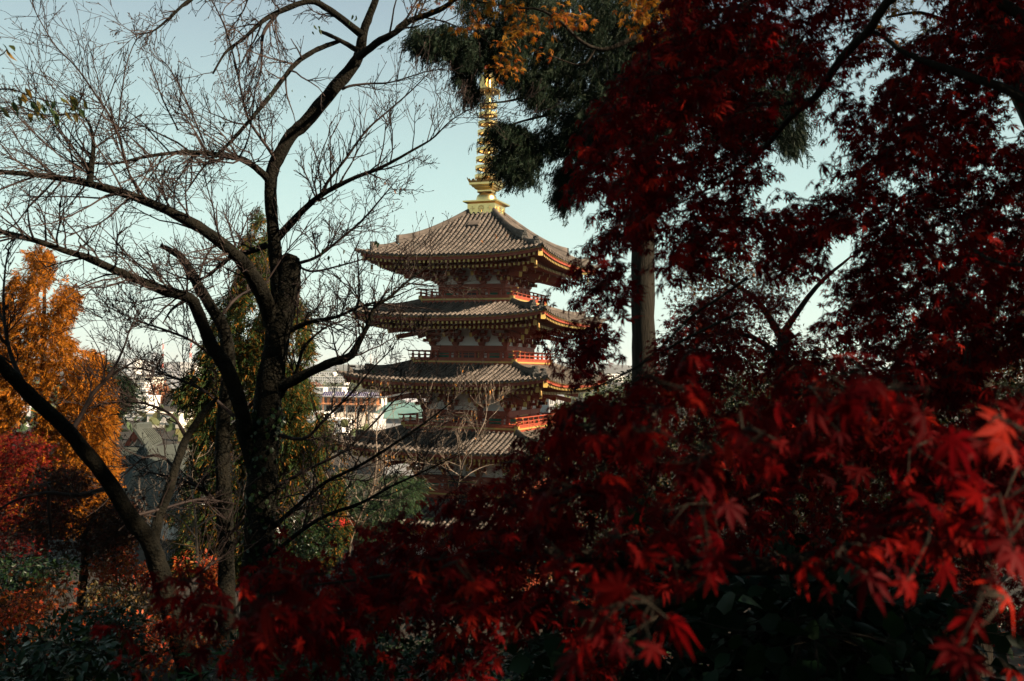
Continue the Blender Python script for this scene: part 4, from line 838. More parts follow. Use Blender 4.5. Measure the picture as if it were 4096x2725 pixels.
# crown going on overhead and to the right, past the picture
mO = np.stack([rng.uniform(-2.5, 7.5, 2600), rng.uniform(-3, 5, 2600), rng.uniform(1.2, 4.4, 2600)], -1); mO = mO[(Q(mO)[0][:, 0] > 2500) | (Q(mO)[0][:, 1] < -200) | (Q(mO)[1] < .2)]
SD = np.array(sdir); GAPS = [(P(*a), g_) for *a, g_ in ((1690, 1030, 1.4, 1.1), (2090, 880, 1.3, 1.9), (2200, 960, 1.2, 2), (2290, 860, 1.3, 1.4), (1430, 1260, 2.2, 1.2), (1640, 950, 1.6, .9), (960, 1350, 2.4, 1), (2170, 1400, 1.1, 2.3), (1950, 1430, 1.2, 1.8), (1780, 720, 3.2, 1), (2150, 300, 3.5, .9), (790, 1240, 2.6, .8), (1130, 1420, 2.2, 1), (1850, 1180, 1.5, 1), (1330, 1120, 2.6, .7), (2050, 680, 3, 1), (60, 1430, 10, 2.4), (200, 1450, 10, 2), (270, 1310, 14, 2.2), (470, 1310, 14.7, 2.2), (1370, 1380, 8.5, 2.4), (1180, 60, 7.6, 2.2), (1500, 40, 7.6, 1.6))]
def opened(p, r):
    """keep sprays clear of the gaps in the canopy that let sun flecks through"""
    k = np.ones(len(p), bool)
    for g_, f_ in GAPS:
        v = p-g_; a = v@SD; k &= ~((a > .35*max(1, f_*.8)) & (np.linalg.norm(v-a[:, None]*SD, axis=1) < r*f_))
    return k
mO = mO[opened(mO, .2)]; mA = mA[opened(mA, .14)]; mA2 = mA2[opened(mA2, .14)]; mB = mB[opened(mB, .12)]; mC = mC[opened(mC, .12)]; mF = mF[opened(mF, .14)]
mbase = np.array([2.9, 2.6, float(ground_z(2.9, 2.6))]); fork = mbase+np.array([-.05, 0, 1.7])
def to_fork(tr): p, r = tr; return np.vstack([fork, (fork+p[0])/2+np.array([.1, 0, .15]), p]), np.concatenate([[r[0]*1.6, r[0]*1.3], r])
ml = [(np.array([mbase+np.array([0, 0, -.2]), mbase+np.array([.05, 0, .6]), mbase+np.array([-.03, .02, 1.2]), fork, fork+np.array([.15, .1, 1.]), fork+np.array([.1, .3, 2.3])]), np.array([.15, .12, .11, .105, .08, .05])),
 to_fork(trace([(2200, -60, 24), (2060, -10, 22), (2000, 70, 21), (1940, 130, 20), (1880, 220, 17), (1820, 270, 14), (1760, 340, 12), (1700, 390, 9), (1640, 430, 6), (1560, 470, 4)], 3.4, 4.4)),
 to_fork(trace([(2300, 200, 22), (2100, 130, 14), (2040, 90, 11), (1990, 60, 8)], 3.3, 3.8)), trace([(1880, 225, 12), (1800, 240, 9), (1720, 240, 7), (1630, 265, 5), (1560, 270, 3)], 3.9, 4.6),
 trace([(1760, 340, 8), (1690, 350, 6), (1600, 400, 5), (1500, 500, 3.6), (1420, 560, 2.4)], 4.2, 4.8), trace([(1720, 640, 8), (1650, 690, 7), (1590, 730, 6), (1520, 800, 4), (1440, 860, 3), (1380, 880, 2)], 3.6, 4.2),
 to_fork(trace([(2360, 610, 9), (2300, 605, 8), (2240, 575, 8), (2210, 540, 6), (2180, 490, 4), (2130, 480, 3)], 2.6, 3)),
 to_fork(trace([(2300, 1230, 60), (2000, 1270, 50), (1800, 1300, 46), (1600, 1300, 44), (1450, 1290, 38), (1300, 1275, 30), (1150, 1280, 22), (1000, 1310, 14), (860, 1330, 8), (700, 1350, 5)], 2.6, 2.4)),
 trace([(1400, 1290, 34), (1430, 1330, 30), (1455, 1370, 28), (1500, 1392, 26), (1560, 1380, 22), (1620, 1350, 16)], 2.5, 2.4), trace([(1520, 1395, 20), (1490, 1440, 16), (1460, 1490, 12), (1420, 1570, 8)], 2.45, 2.4),
 trace([(1240, 1460, 5), (1130, 1500, 6), (1030, 1560, 8)], 2.4, 2.4), trace([(1380, 860, 3), (1320, 900, 4), (1400, 880, 5), (1560, 790, 6), (1700, 720, 7)], 3.2, 3)]
leafy('maple_tree', 'dark red maple spreading its blurred leaves across the foreground from the right', 'tree',
      [(mA, 12, .060, False, dict(lean=(-.4, -.1, 0), droop=.7, flat=.24, spread=.115)), (mA2, 9, .064, True, dict(lean=(-.4, -.1, 0), droop=.7, flat=.25, spread=.10)), (mB, 11, .062, True, dict(lean=(-.25, -.1, 0), droop=.6, flat=.28, spread=.10)), (mF, 12, .064, False, dict(lean=(-.25, -.1, 0), droop=.7, flat=.28, spread=.12)), (mB2, 6, .062, True, dict(lean=(-.2, -.1, 0), droop=.7, flat=.35, spread=.07)), (mC, 5, .066, True, dict(flat=.5, droop=.9, spread=.07)), (mD, 8, .058, True, dict(flat=.5, droop=.9, spread=.09)), (mE, 9, .058, True, dict(flat=.5, droop=.9, spread=.09)), (mO, 16, .085, False, dict(spread=.2))],
      REDL, ml, mbase, objs=300)
# orange maple overhead
oA = np.concatenate([region([(955, -30), (1130, -30), (1140, 40), (1100, 60), (1050, 80), (1000, 30), (960, 20)], 22, 7, 8.2, lump=(25, .3)), region([(1110, 10), (1200, -30), (1270, 40), (1260, 100), (1210, 150), (1190, 190), (1120, 180), (1130, 110)], 30, 7, 8.2, lump=(25, .25)), region([(1250, 10), (1350, 15), (1360, 50), (1290, 50)], 14, 7, 8), region([(1400, -40), (1660, -40), (1640, 20), (1540, 70), (1520, 110), (1470, 100), (1440, 40)], 34, 7, 8.4, lump=(25, .3)), region([(1980, -20), (2170, -10), (2150, 60), (2080, 110), (1990, 90)], 44, 7.5, 9, lump=(25, .2)), region([(2180, 40), (2400, 20), (2400, 420), (2250, 330), (2220, 200)], 70, 7.5, 9.5, lump=(40, .3))])
ob = np.array([6.6, 7.6, float(ground_z(6.6, 7.6))]); of = P(2150, -250, 7.8)
ol = [(np.array([ob+np.array([0, 0, -.2]), ob*.6+of*.4, ob*.25+of*.75, of, of+np.array([.3, .2, 1.5])]), np.array([.2, .16, .13, .10, .05])),
      (lambda p, r: (np.vstack([of, p]), np.concatenate([[r[0]*1.4], r])))(*trace([(1720, 10, 12), (1600, 40, 11), (1500, 70, 11), (1410, 110, 11), (1370, 112, 10), (1330, 90, 8), (1290, 50, 7), (1240, 22, 6), (1180, 18, 5), (1080, 0, 3), (990, -10, 2)], 7.8, 7.6)),
      trace([(1370, 112, 6), (1340, 150, 4), (1270, 130, 3), (1200, 100, 2)], 7.7, 7.6), (lambda p, r: (np.vstack([of, p]), np.concatenate([[r[0]*1.4], r])))(*trace([(2200, 60, 12), (2120, 30, 8), (2040, 40, 5)], 8.2, 8.2))]
leafy('maple_tree', 'orange and yellow maple bough reaching across the top in front of the cedar', 'tree', [(oA, 7, .07, True, dict(droop=.5, spread=.13))], ORGL, ol, ob, objs=220)
# maples up the slope behind, at the right
def slope_maple(label, polys, d0, d1, size, per, matl, foot, w_px, lump=(40, .3), extra=(), **kw):
    C = np.concatenate([region(p, n, d0, d1, lump=lump) for p, n in polys]); pts, r = trunk_to_ground(foot[0], foot[1], (d0+d1)/2, w_px); loc = pts[0]+np.array([0, 0, .3])
    return leafy('maple_tree', label, 'tree', [(C, per, size, False, kw)], matl, [(pts, r)]+[trace(a, (d0+d1)/2) for a in extra], loc)
slope_maple('olive and orange maple with sky between its leaves, just right of the cedar trunk', [([(1560, 610), (1640, 560), (1800, 540), (2000, 520), (2060, 620), (2000, 760), (1850, 800), (1700, 790), (1620, 760), (1580, 700), (1550, 650)], 560)], 13, 17, .075, 12, ORML, (1800, 760), 30, extra=[[(1800, 780, 20), (1740, 690, 12), (1660, 640, 7), (1590, 620, 4)], [(1800, 770, 16), (1880, 660, 10), (1960, 590, 5)]], spread=.28)
slope_maple('dark crimson maple with drooping tips beside the cedar trunk\'s right edge', [([(1520, 790), (1580, 700), (1680, 660), (1800, 680), (1900, 760), (1850, 850), (1650, 840), (1560, 830), (1520, 850)], 360)], 8, 10.5, .07, 12, REDM, (1830, 860), 26, extra=[[(1830, 860, 18), (1740, 780, 12), (1640, 770, 7), (1540, 820, 3)]], spread=.22)
slope_maple('yellow green maple high on the slope at the right edge', [([(2050, 420), (2440, 380), (2440, 900), (2150, 880), (2000, 760), (2020, 560)], 760)], 14, 19, .08, 12, ORML, (2260, 800), 44, extra=[[(2260, 800, 30), (2180, 640, 18), (2090, 520, 9)], [(2260, 780, 26), (2340, 600, 16), (2400, 480, 8)]], spread=.32)
slope_maple('dim green and yellow maple with a crooked limb low on the right slope', [([(1500, 960), (1800, 900), (2100, 920), (2440, 930), (2440, 1280), (2150, 1290), (1800, 1330), (1560, 1330), (1400, 1300), (1420, 1080)], 1250)], 9, 13, .08, 12, mat('dim_maple_leaf', (0, 0, 0), None, rough=.55, trans=.3, spec=.1, island=[(.014, .026, .006), (.03, .03, .006), (.07, .04, .006), (.018, .026, .008), (.10, .03, .006)]), (2240, 1200), 60, extra=[[(2240, 1160, 52), (2180, 1100, 40), (2120, 1072, 34), (2070, 1060, 26), (2030, 1080, 14), (1980, 1130, 7)], [(2150, 1080, 16), (2130, 1140, 12), (2090, 1180, 8)], [(1870, 1330, 30), (1880, 1200, 26), (1860, 1080, 20), (1900, 960, 10)]], lump=(50, .22), spread=.3)
slope_maple('low crimson maple spreading in the shade at the lower right corner', [([(1700, 1280), (1850, 1210), (2050, 1180), (2200, 1120), (2440, 1080), (2440, 1480), (2250, 1420), (2000, 1360), (1800, 1330)], 420)], 5, 7.5, .065, 12, REDM, (2200, 1330), 30, extra=[[(2200, 1330, 16), (2060, 1270, 9), (1880, 1250, 4)]], lump=(40, .25), spread=.2)
def evergreen(label, poly, n, d0, d1, foot):
    C = region(poly, n, d0, d1, lump=(34, .16)); pts, r = trunk_to_ground(foot[0], foot[1], (d0+d1)/2, 26); loc = pts[0]+np.array([0, 0, .3])
    return leafy('evergreen_tree', label, 'tree', [(C, 12, .16, False, dict(spread=.35, flat=.9, droop=.3))], mat('dark_broadleaf', (0, 0, 0), None, rough=.6, trans=.12, spec=.12, island=[(.006, .014, .006), (.012, .022, .008), (.02, .024, .007), (.009, .018, .008)]), [(pts, r)], loc, simple=simple_leaf(1, .5))
evergreen('dark evergreen tree behind the foot of the cedar trunk', [(1380, 900), (1420, 860), (1500, 845), (1600, 860), (1680, 900), (1680, 1150), (1500, 1200), (1330, 1180), (1300, 1050), (1330, 960)], 900, 30, 35, (1490, 1100))
evergreen('dark evergreen tree on the slope behind the olive maple', [(1640, 860), (1760, 800), (1900, 790), (1960, 850), (1980, 1100), (1850, 1200), (1640, 1160)], 900, 26, 31, (1810, 1050))
evergreen('dark evergreen tree filling the right edge of the slope', [(1920, 850), (2050, 760), (2200, 740), (2440, 760), (2440, 1150), (2200, 1200), (1940, 1150)], 1100, 22, 28, (2180, 1050))
evergreen('low dark evergreen right of the pagoda\'s lower roofs', [(1230, 1010), (1300, 985), (1380, 1000), (1420, 1080), (1430, 1400), (1200, 1420), (1130, 1300), (1130, 1230), (1180, 1090)], 1300, 36, 42, (1290, 1200))
# left: crimson maple at the edge, brownish one beside it
slope_maple('bright crimson maple on the far left edge below the golden conifer', [([(-60, 1000), (40, 985), (110, 1030), (135, 1070), (130, 1150), (100, 1250), (60, 1290), (-60, 1290)], 420)], 15, 18, .085, 12, REDM, (20, 1240), 16, lump=(26, .25), spread=.3, extra=[[(20, 1240, 10), (60, 1150, 6), (90, 1070, 3)]])
slope_maple('dark russet maple in shade under the golden conifer\'s right side', [([(60, 1110), (130, 1070), (230, 1100), (300, 1160), (320, 1220), (240, 1260), (100, 1270), (40, 1230)], 700)], 13, 15.5, .075, 12, mat('russet_maple_leaf', (0, 0, 0), None, rough=.55, trans=.25, spec=.1, island=[(.03, .008, .005), (.06, .010, .006), (.024, .014, .006), (.07, .025, .008)]), (190, 1240), 18, lump=(26, .25), spread=.28, extra=[[(190, 1240, 10), (230, 1170, 6), (270, 1130, 3)]])
# ------------------------------------------------------------------ shrubs and ground cover
FIRE = mat('flame_azalea_leaf', (0, 0, 0), None, rough=.55, trans=.4, island=[(.34, .025, .006), (.38, .07, .010), (.28, .016, .006), (.34, .11, .014), (.12, .03, .008)])
SL = simple_leaf(1, .5)
def shrub(label, poly, n, d0, d1, size, matl, per=10, VF=SL, lump=(22, .25), spread=.12, cat='shrub', name='shrub', stems=4):
    C = region(poly, n, d0, d1, lump=lump); c = C.mean(0); g = float(ground_z(c[0], c[1])); loc = np.array([c[0], c[1], g])
    lim = []
    for i in range(stems):
        e = C[rng.integers(0, n)]; lim.append((np.array([loc+np.array([0, 0, -.15]), loc*.6+e*.4+rng.normal(0, .04, 3), loc*.2+e*.8, e]), np.array([.022, .017, .011, .005])))
    return leafy(name, label, cat, [(C, per, size, False, dict(spread=spread, droop=.2, flat=.8))], matl, lim, loc, simple=VF, twig_r=.003)
shrub('flame red azalea glowing between the leaning trunk and the undergrowth', [(190, 1275), (250, 1255), (330, 1270), (345, 1330), (320, 1365), (230, 1350), (195, 1320)], 150, 13, 15, .07, FIRE)
shrub('orange red azalea in the gap beside the slender cherry trunk\'s foot', [(410, 1290), (450, 1275), (515, 1300), (510, 1345), (440, 1350)], 110, 14, 15.5, .07, FIRE)
shrub('salmon red azalea on the left edge above the green leaves', [(-30, 1395), (40, 1365), (130, 1375), (140, 1420), (90, 1490), (-30, 1500)], 170, 9, 11, .055, FIRE)
shrub('orange tinted azalea low under the leaning trunk', [(150, 1420), (230, 1405), (330, 1430), (400, 1470), (340, 1500), (200, 1490), (130, 1470)], 150, 9, 11, .055, FIRE)
shrub('small scarlet maple bush glowing by the lowest pagoda eave', [(760, 1195), (800, 1190), (815, 1215), (800, 1250), (765, 1260), (750, 1230)], 110, 36, 38, .11, mat('scarlet_leaf', (0, 0, 0), None, rough=.55, trans=.4, island=[(.62, .04, .03), (.55, .02, .02), (.65, .09, .04)]))
shrub('orange bush in a sun patch behind the dark lower bough', [(1310, 1345), (1380, 1335), (1440, 1370), (1430, 1420), (1350, 1420), (1300, 1390)], 90, 8, 9, .05, FIRE)
shrub('dark evergreen shrub at the left below the russet maple', [(-40, 1290), (90, 1270), (190, 1290), (200, 1360), (100, 1390), (-40, 1390)], 230, 10, 12, .06, GRNL)
shrub('olive bush with small yellowing leaves left of the leaning trunk\'s foot', [(180, 1345), (300, 1350), (370, 1360), (400, 1420), (320, 1440), (200, 1410)], 190, 10, 12, .05, mat('olive_leaf', (0, 0, 0), None, rough=.55, trans=.25, island=[(.05, .05, .014), (.10, .07, .02), (.16, .08, .02), (.04, .05, .016)]))
shrub('dark leafy bush on the slope left of the leaning trunk\'s foot', [(120, 1420), (260, 1400), (330, 1440), (300, 1520), (120, 1520)], 150, 7.5, 8.5, .06, GRNL)
shrub('low red and orange maple seedlings across the slope at the bottom left', [(-40, 1340), (100, 1330), (260, 1370), (420, 1420), (520, 1470), (440, 1540), (200, 1530), (-40, 1520)], 210, 8.5, 11.5, .07, mat('seedling_leaf', (0, 0, 0), None, rough=.55, trans=.45, spec=.1, island=[(.34, .03, .008), (.12, .02, .008), (.40, .09, .012), (.10, .04, .010), (.28, .02, .008), (.40, .14, .02)]), VF=ML_C, spread=.2, lump=(26, .3))
shrub('green leafy shrub at the bottom left corner', [(-20, 1470), (100, 1450), (240, 1480), (300, 1540), (280, 1600), (-20, 1600)], 120, 5, 6.5, .075, GRNL)
shrub('bright green shrub in the gap right of the ivy clad trunk', [(640, 1190), (720, 1180), (770, 1215), (760, 1270), (690, 1290), (640, 1270)], 160, 20, 23, .10, GRNL)
shrub('glossy evergreen bush beneath the dark bough at the bottom middle', [(800, 1330), (1000, 1330), (1250, 1350), (1320, 1430), (1300, 1600), (700, 1600), (660, 1450)], 420, 4.5, 7, .055, GRNL, lump=(40, .28))
BIGL = simple_leaf(1, .85)
shrub('patch of broad dark green leaves at the bottom right', [(1400, 1400), (1700, 1390), (2000, 1400), (2200, 1480), (2200, 1620), (1350, 1620)], 330, 3.6, 5.4, .115, mat('broad_dark_leaf', (0, 0, 0), None, rough=.5, trans=.15, spec=.15, island=[(.006, .022, .008), (.010, .032, .010), (.012, .038, .012)]), per=6, VF=BIGL, lump=(60, .2), spread=.25, name='broadleaf_plant', cat='plant')
# palm-like fans
fan = MB()
for i in range(18):
    a = rad(-85+170*i/17); V, F = simple_leaf(1, .07); V = V@np.array([[math.cos(a), -math.sin(a), 0], [math.sin(a), math.cos(a), 0], [0, 0, 1]]); V[:, 2] -= .15*(V[:, 0]**2+V[:, 1]**2); fan.add(V, F)
fanm = fan.mesh('frond', mat('palm_frond', (.02, .07, .05), (.03, .09, .06), scale=6, rough=.4, trans=.15))
for px, py, d, lb in ((1580, 1345, 7, 'dark fan palm behind the lower red leaves, right of the forked bough'), (1870, 1440, 5, 'half hidden fan palm low among the broad leaves at the lower right')):
    p = P(px, py+60, d); p[2] = float(ground_z(p[0], p[1])); t = thing('fan_palm', lb, 'palm', tuple(p)); h = P(px, py, d)[2]-p[2]; h = max(h, .5)
    V, F = tube([(0, 0, -.1), (.03, 0, h*.5), (0, 0, h)], [.06, .05, .04], 8); MB().add(V, F).build('trunk', CEDB, t)
    for i in range(9):
        o = bpy.data.objects.new('frond', fanm); COL.objects.link(o); o.parent = t; a = i*40+rng.uniform(-12, 12); o.location = (.25*math.sin(rad(a)), .25*math.cos(rad(a)), h+.1); o.rotation_euler = (rad(rng.uniform(10, 50)), 0, rad(-a)); o.scale = (.55,)*3
# fern, left of the middle at the bottom
p = P(690, 1520, 5.2); p[2] = float(ground_z(p[0], p[1])); t = thing('fern', 'bright green fern in the dark undergrowth at the bottom left of centre', 'fern', tuple(p)); h = max(.1, P(690, 1520, 5.2)[2]-p[2]-.1)
fm = MB(); V, F = frond(13, 1, .5, .05, .30); fm.add(V, F); fm = fm.mesh('frond', mat('fern_green', (.02, .10, .035), (.04, .15, .05), scale=8, rough=.5, trans=.3))
V, F = tube([(0, 0, -.1), (0, 0, h)], [.02, .03], 6); MB().add(V, F).build('stem', CEDB, t)
for i in range(9): o = inst('frond', fm, t, (0, 0, h), rad(i*40+8)); o.rotation_euler = (rad(35), 0, rad(i*40+rng.uniform(-10, 10))); o.scale = (.6,)*3
# ground cover and fallen leaves
n = 36000; x = rng.uniform(-16, 18, n); y = 2.2+rng.uniform(0, 1, n)**1.4*36; x *= (.35+y/36); k = clump(x*10, y*10, 14) > .36; x, y = x[k], y[k]; hh = rng.uniform(.02, .55, len(x))*(.4+.6*clump(x*10, y*10, 9))
g = MB(); pos = np.stack([x, y, ground_z(x, y)+hh], -1); hd = unit(len(x)); hd[:, 2] -= .2; scatter(g, SL, pos, frames(hd, np.array([0, 0, 1.])+rng.normal(0, .4, (len(x), 3))), .06+.004*y*rng.uniform(.6, 1.4, len(x)))
u = g.build('undergrowth', GRNL, kind='stuff'); u['label'] = 'dark evergreen undergrowth covering the slope'; u['category'] = 'undergrowth'
n = 34000; x = rng.uniform(-16, 16, n); y = 2.0+rng.uniform(0, 1, n)**1.3*30; x *= (.35+y/30); g = MB(); pos = np.stack([x, y, ground_z(x, y)+rng.uniform(.01, .06, n)], -1)
scatter(g, ML_C, pos, frames(unit(n)*np.array([1, 1, .2]), np.array([0, 0, 1.])+rng.normal(0, .3, (n, 3))), .07*rng.uniform(.7, 1.3, n)); u = g.build('fallen_leaves', LITT, kind='stuff'); u['label'] = 'red and brown fallen leaves lying on the slope'; u['category'] = 'leaves'
# ivy on the big cherry trunk
mb = MB(); tp, tr_ = T((585, 1600, 92), (588, 1450, 80), (594, 1290, 70), (602, 1150, 68), (610, 1000, 66), n=30, wob=0) if False else trace([(585, 1600, 92), (588, 1450, 80), (594, 1290, 70), (602, 1150, 68), (610, 1000, 66), (616, 940, 64)], D1, n=30)
n = 520; i = rng.integers(0, 30, n); a = rng.uniform(0, 6.28, n); out_ = np.stack([np.cos(a), np.sin(a), 0*a], -1); pos = tp[i]+out_*(tr_[i]*1.08+.015)[:, None]+rng.normal(0, .03, (n, 3))-gz
scatter(mb, simple_leaf(1, .85), pos, frames(np.array([0, 0, -1.])+rng.normal(0, .4, (n, 3)), out_), rng.uniform(.05, .10, n)); mb.build('ivy', GRNL, t1, kind='stuff')
# clump of leaves hanging in at the upper left
lp = [trace([(-60, 215, 5), (20, 205, 4), (70, 222, 3.4), (120, 235, 3), (180, 245, 2)], 6.2), trace([(-60, 250, 4), (60, 262, 3), (150, 262, 2), (200, 240, 1.4)], 6.3), trace([(-60, 150, 4), (0, 128, 3), (15, 115, 2)], 6.2)]
hb = np.array([-7.2, 6.4, float(ground_z(-7.2, 6.4))]); top_ = np.array([-6.3, 6.35, 3.2])
t = thing('young_cherry_tree', 'leafy sprig of green and yellow leaves entering at the upper left', 'tree', tuple(hb)); pts = np.array([hb+np.array([0, 0, -.2]), hb*.5+top_*.5, top_]); V, F = rough_tube(pts-hb, np.array([.09, .07, .05]), 8, .05); MB().add(V, F).build('trunk', BARK, t, smooth=True)
for p_, r_ in lp:
    p_ = np.vstack([top_*.4+p_[0]*.6+np.array([0, 0, -.1]), p_]) if True else p_; p_ = np.vstack([np.array([-6.3, 6.35, p_[1][2]-.4]), p_]); r_ = np.concatenate([[.02, .016], r_])
    V, F = tube(p_-hb, r_, 6); MB().add(V, F).build('limb', TWIG, t)
YG = mat('yellowing_cherry_leaf', (0, 0, 0), None, rough=.5, trans=.4, spec=.3, island=[(.03, .07, .016), (.05, .09, .02), (.30, .16, .02), (.035, .075, .018), (.42, .22, .03)])
lm_ = MB().add(*simple_leaf(1, .5)).mesh('leaf', YG)
for px, py, s in ((5, 108, 30), (14, 120, 34), (22, 112, 26), (28, 205, 22), (40, 228, 34), (52, 222, 28), (58, 210, 26), (30, 240, 30), (70, 242, 30), (84, 238, 24), (0, 248, 34), (8, 258, 30), (95, 248, 22), (78, 258, 30), (70, 268, 26), (84, 270, 26), (92, 268, 24), (108, 250, 24), (118, 254, 30), (125, 262, 34), (140, 232, 22), (128, 240, 26), (152, 236, 24), (160, 228, 30), (165, 240, 34), (172, 232, 28), (178, 250, 30), (184, 258, 24), (195, 240, 22), (150, 260, 28), (158, 268, 26), (170, 268, 24), (36, 258, 24), (104, 236, 20)):
    p_ = P(px, py-8, 6.2+rng.normal(0, .06))-hb; o = bpy.data.objects.new('leaf', lm_); COL.objects.link(o); o.parent = t
    R_ = frames(np.array([[rng.normal(.35, .3), rng.normal(0, .4), -.8]]), unit(1))[0]*(s*1.1*6.2/FD); M = np.eye(4); M[:3, :3] = R_; M[:3, 3] = p_; o.matrix_basis = Matrix(M.tolist())
# trees standing on the slope beside and behind the viewpoint: they keep the foreground in shade
def shade_cedar(x, y, H, Rm, n, lb):
    g_ = float(ground_z(x, y)); t = thing('cedar_tree', lb, 'tree', (x, y, g_), 0); tk = np.stack([np.full(8, x), np.full(8, y), np.linspace(g_-.3, g_+H, 8)], -1)
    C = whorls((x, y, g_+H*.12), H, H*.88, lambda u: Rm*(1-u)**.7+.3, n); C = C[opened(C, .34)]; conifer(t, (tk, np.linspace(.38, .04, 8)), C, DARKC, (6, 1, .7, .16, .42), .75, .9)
shade_cedar(9.0, -.5, 14, 3.6, 2300, 'dense dark cedar on the slope nearest to the viewpoint, right of the maple')
shade_cedar(13.5, 4.5, 13, 3.6, 2300, 'dense dark cedar higher on the slope behind the orange maple')
shade_cedar(17.5, 9.5, 15, 3.8, 2300, 'dense dark cedar on the slope behind the low crimson maple')
shade_cedar(5.5, -5.0, 14, 3.2, 1900, 'dense dark cedar standing behind the viewpoint')
shade_cedar(21, 15.5, 15, 3.8, 2100, 'dense dark cedar at the top of the right slope behind the yellow green maple')

shade_cedar(11.2, 2.0, 13, 3.4, 2300, 'dense dark cedar between the two others above the foreground maple')
shade_cedar(7.2, -3.0, 13, 3.0, 1900, 'dense dark cedar just behind the viewpoint on its right')
# ------------------------------------------------------------------ temple hall below, left
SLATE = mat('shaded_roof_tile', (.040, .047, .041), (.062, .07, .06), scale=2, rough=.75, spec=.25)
hl = thing('temple_hall', 'temple hall with grey tiled roof and a small red gable', 'temple', tuple(P(345, 1060, 96)), 0); ho = np.array(hl.location)
def roof_sheet(p00, p10, p11, p01, nrow, ncrs, m, name, parent, o, th=.35, r=.09, obj=True):
    """tiled slope p00-p10 along the eave, p01-p11 along the ridge: stepped courses, a slab beneath, and rows of barrel tiles"""
    p00, p10, p11, p01 = [np.array(p)-o for p in (p00, p10, p11, p01)]; nv = nrm(np.cross(p10-p00, p01-p00)); nv = nv if nv[2] > 0 else -nv
    S = lambda u, v: (p00*(1-u)+p10*u)*(1-v)+(p01*(1-u)+p11*u)*v
    mb = MB(); V = []
    for j in range(ncrs):
        for v, dz in ((j/ncrs, .05), ((j+1)/ncrs, 0)): V += [S(0, v)+nv*dz, S(1, v)+nv*dz]
    mb.add(np.array(V), [(2*i, 2*i+1, 2*i+3, 2*i+2) for i in range(2*ncrs-1)])
    B = np.array([p00, p10, p11, p01])-nv*.01; mb.add(np.concatenate([B, B-np.array([0, 0, th])]), BOXF)
    rf = mb.build(name, m, parent)
    for i in range(nrow):
        u = (i+.5)/nrow; a, b = S(u, 0)+nv*.04, S(u, 1)+nv*.04; V, F = tube([a-(b-a)*.01, (a+b)/2, b], [r, r*.95, r*.9], 6); MB().add(V, F).build('tile_row', m, rf)
    return rf
ap, gl, gr = P(313, 989, 100), P(289, 1027, 100), P(340, 1029, 98.5)
bk = P(345, 983, 112)          # ridge runs back from the gable
rr_ = P(372, 1010, 110)
main_tl, main_tr, main_bl, main_br = P(342, 1029, 98), P(445, 1018, 118), P(262, 1180, 80), P(470, 1200, 92)
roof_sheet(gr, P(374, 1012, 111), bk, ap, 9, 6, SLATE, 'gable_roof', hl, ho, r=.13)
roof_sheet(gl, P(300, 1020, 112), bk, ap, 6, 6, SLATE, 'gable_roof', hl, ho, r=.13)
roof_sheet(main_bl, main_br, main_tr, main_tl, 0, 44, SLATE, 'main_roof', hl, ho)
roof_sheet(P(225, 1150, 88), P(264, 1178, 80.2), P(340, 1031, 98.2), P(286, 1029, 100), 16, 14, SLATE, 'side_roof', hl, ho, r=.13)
mb = MB(); gq = [ap-ho, gl-ho, gr-ho]; off = np.array([.3, 1.2, -.25]); mb.add(np.array([p+off for p in gq]), [(0, 1, 2)]); mb.build('gable_wall', WHITE, hl)
mb = MB()
for a_, b_ in ((ap, gl), (ap, gr)):
    V, F = beam(a_-ho+np.array([0, -.05, -.22]), b_-ho+np.array([0, -.05, -.18]), .18, .42); mb.add(V, F)
mb.build('bargeboard', RED, hl)
mb = MB(); c_ = ap-ho+np.array([0, -.3, -.55]); V, F = prism([(0, .2), (.32, -.05), (.38, -.3), (.2, -.42), (.12, -.7), (0, -.85), (-.12, -.7), (-.2, -.42), (-.38, -.3), (-.32, -.05)], -.06, .06); mb.add(V+c_, F); mb.build('gable_pendant', RED, hl)
for a_, b_, w_ in ((ap+np.array([0, -.4, .1]), bk, .5), (main_tl, main_bl, .5)):
    mb = MB(); V, F = beam(a_-ho+np.array([0, 0, .15]), b_-ho+np.array([0, 0, .15]), w_, .5); mb.add(V, F); V, F = tube([a_-ho+np.array([0, 0, .42]), b_-ho+np.array([0, 0, .42])], .2, 8); mb.add(V, F); mb.build('ridge', SLATE, hl)
mb = MB(); vt = MB()
for k_ in range(14):      # round tile ends along the verges
    for a_, b_ in ((ap, gr),):
        q_ = a_*(1-k_/13)+b_*(k_/13)-ho; V, F = tube([q_+np.array([-.05, -.5, .06]), q_+np.array([.1, .8, .08])], .14, 6); vt.add(V, F)
vt.build('verge_tiles', SLATE, hl, kind='stuff')
mb = MB(); c = [main_bl*.8+main_tr*.2, main_br*.8+main_tl*.2]; V, F = box(-2, 12, 4, 14, -13, -6.5); mb.add(V, F); mb.build('wall', WHITE, hl)
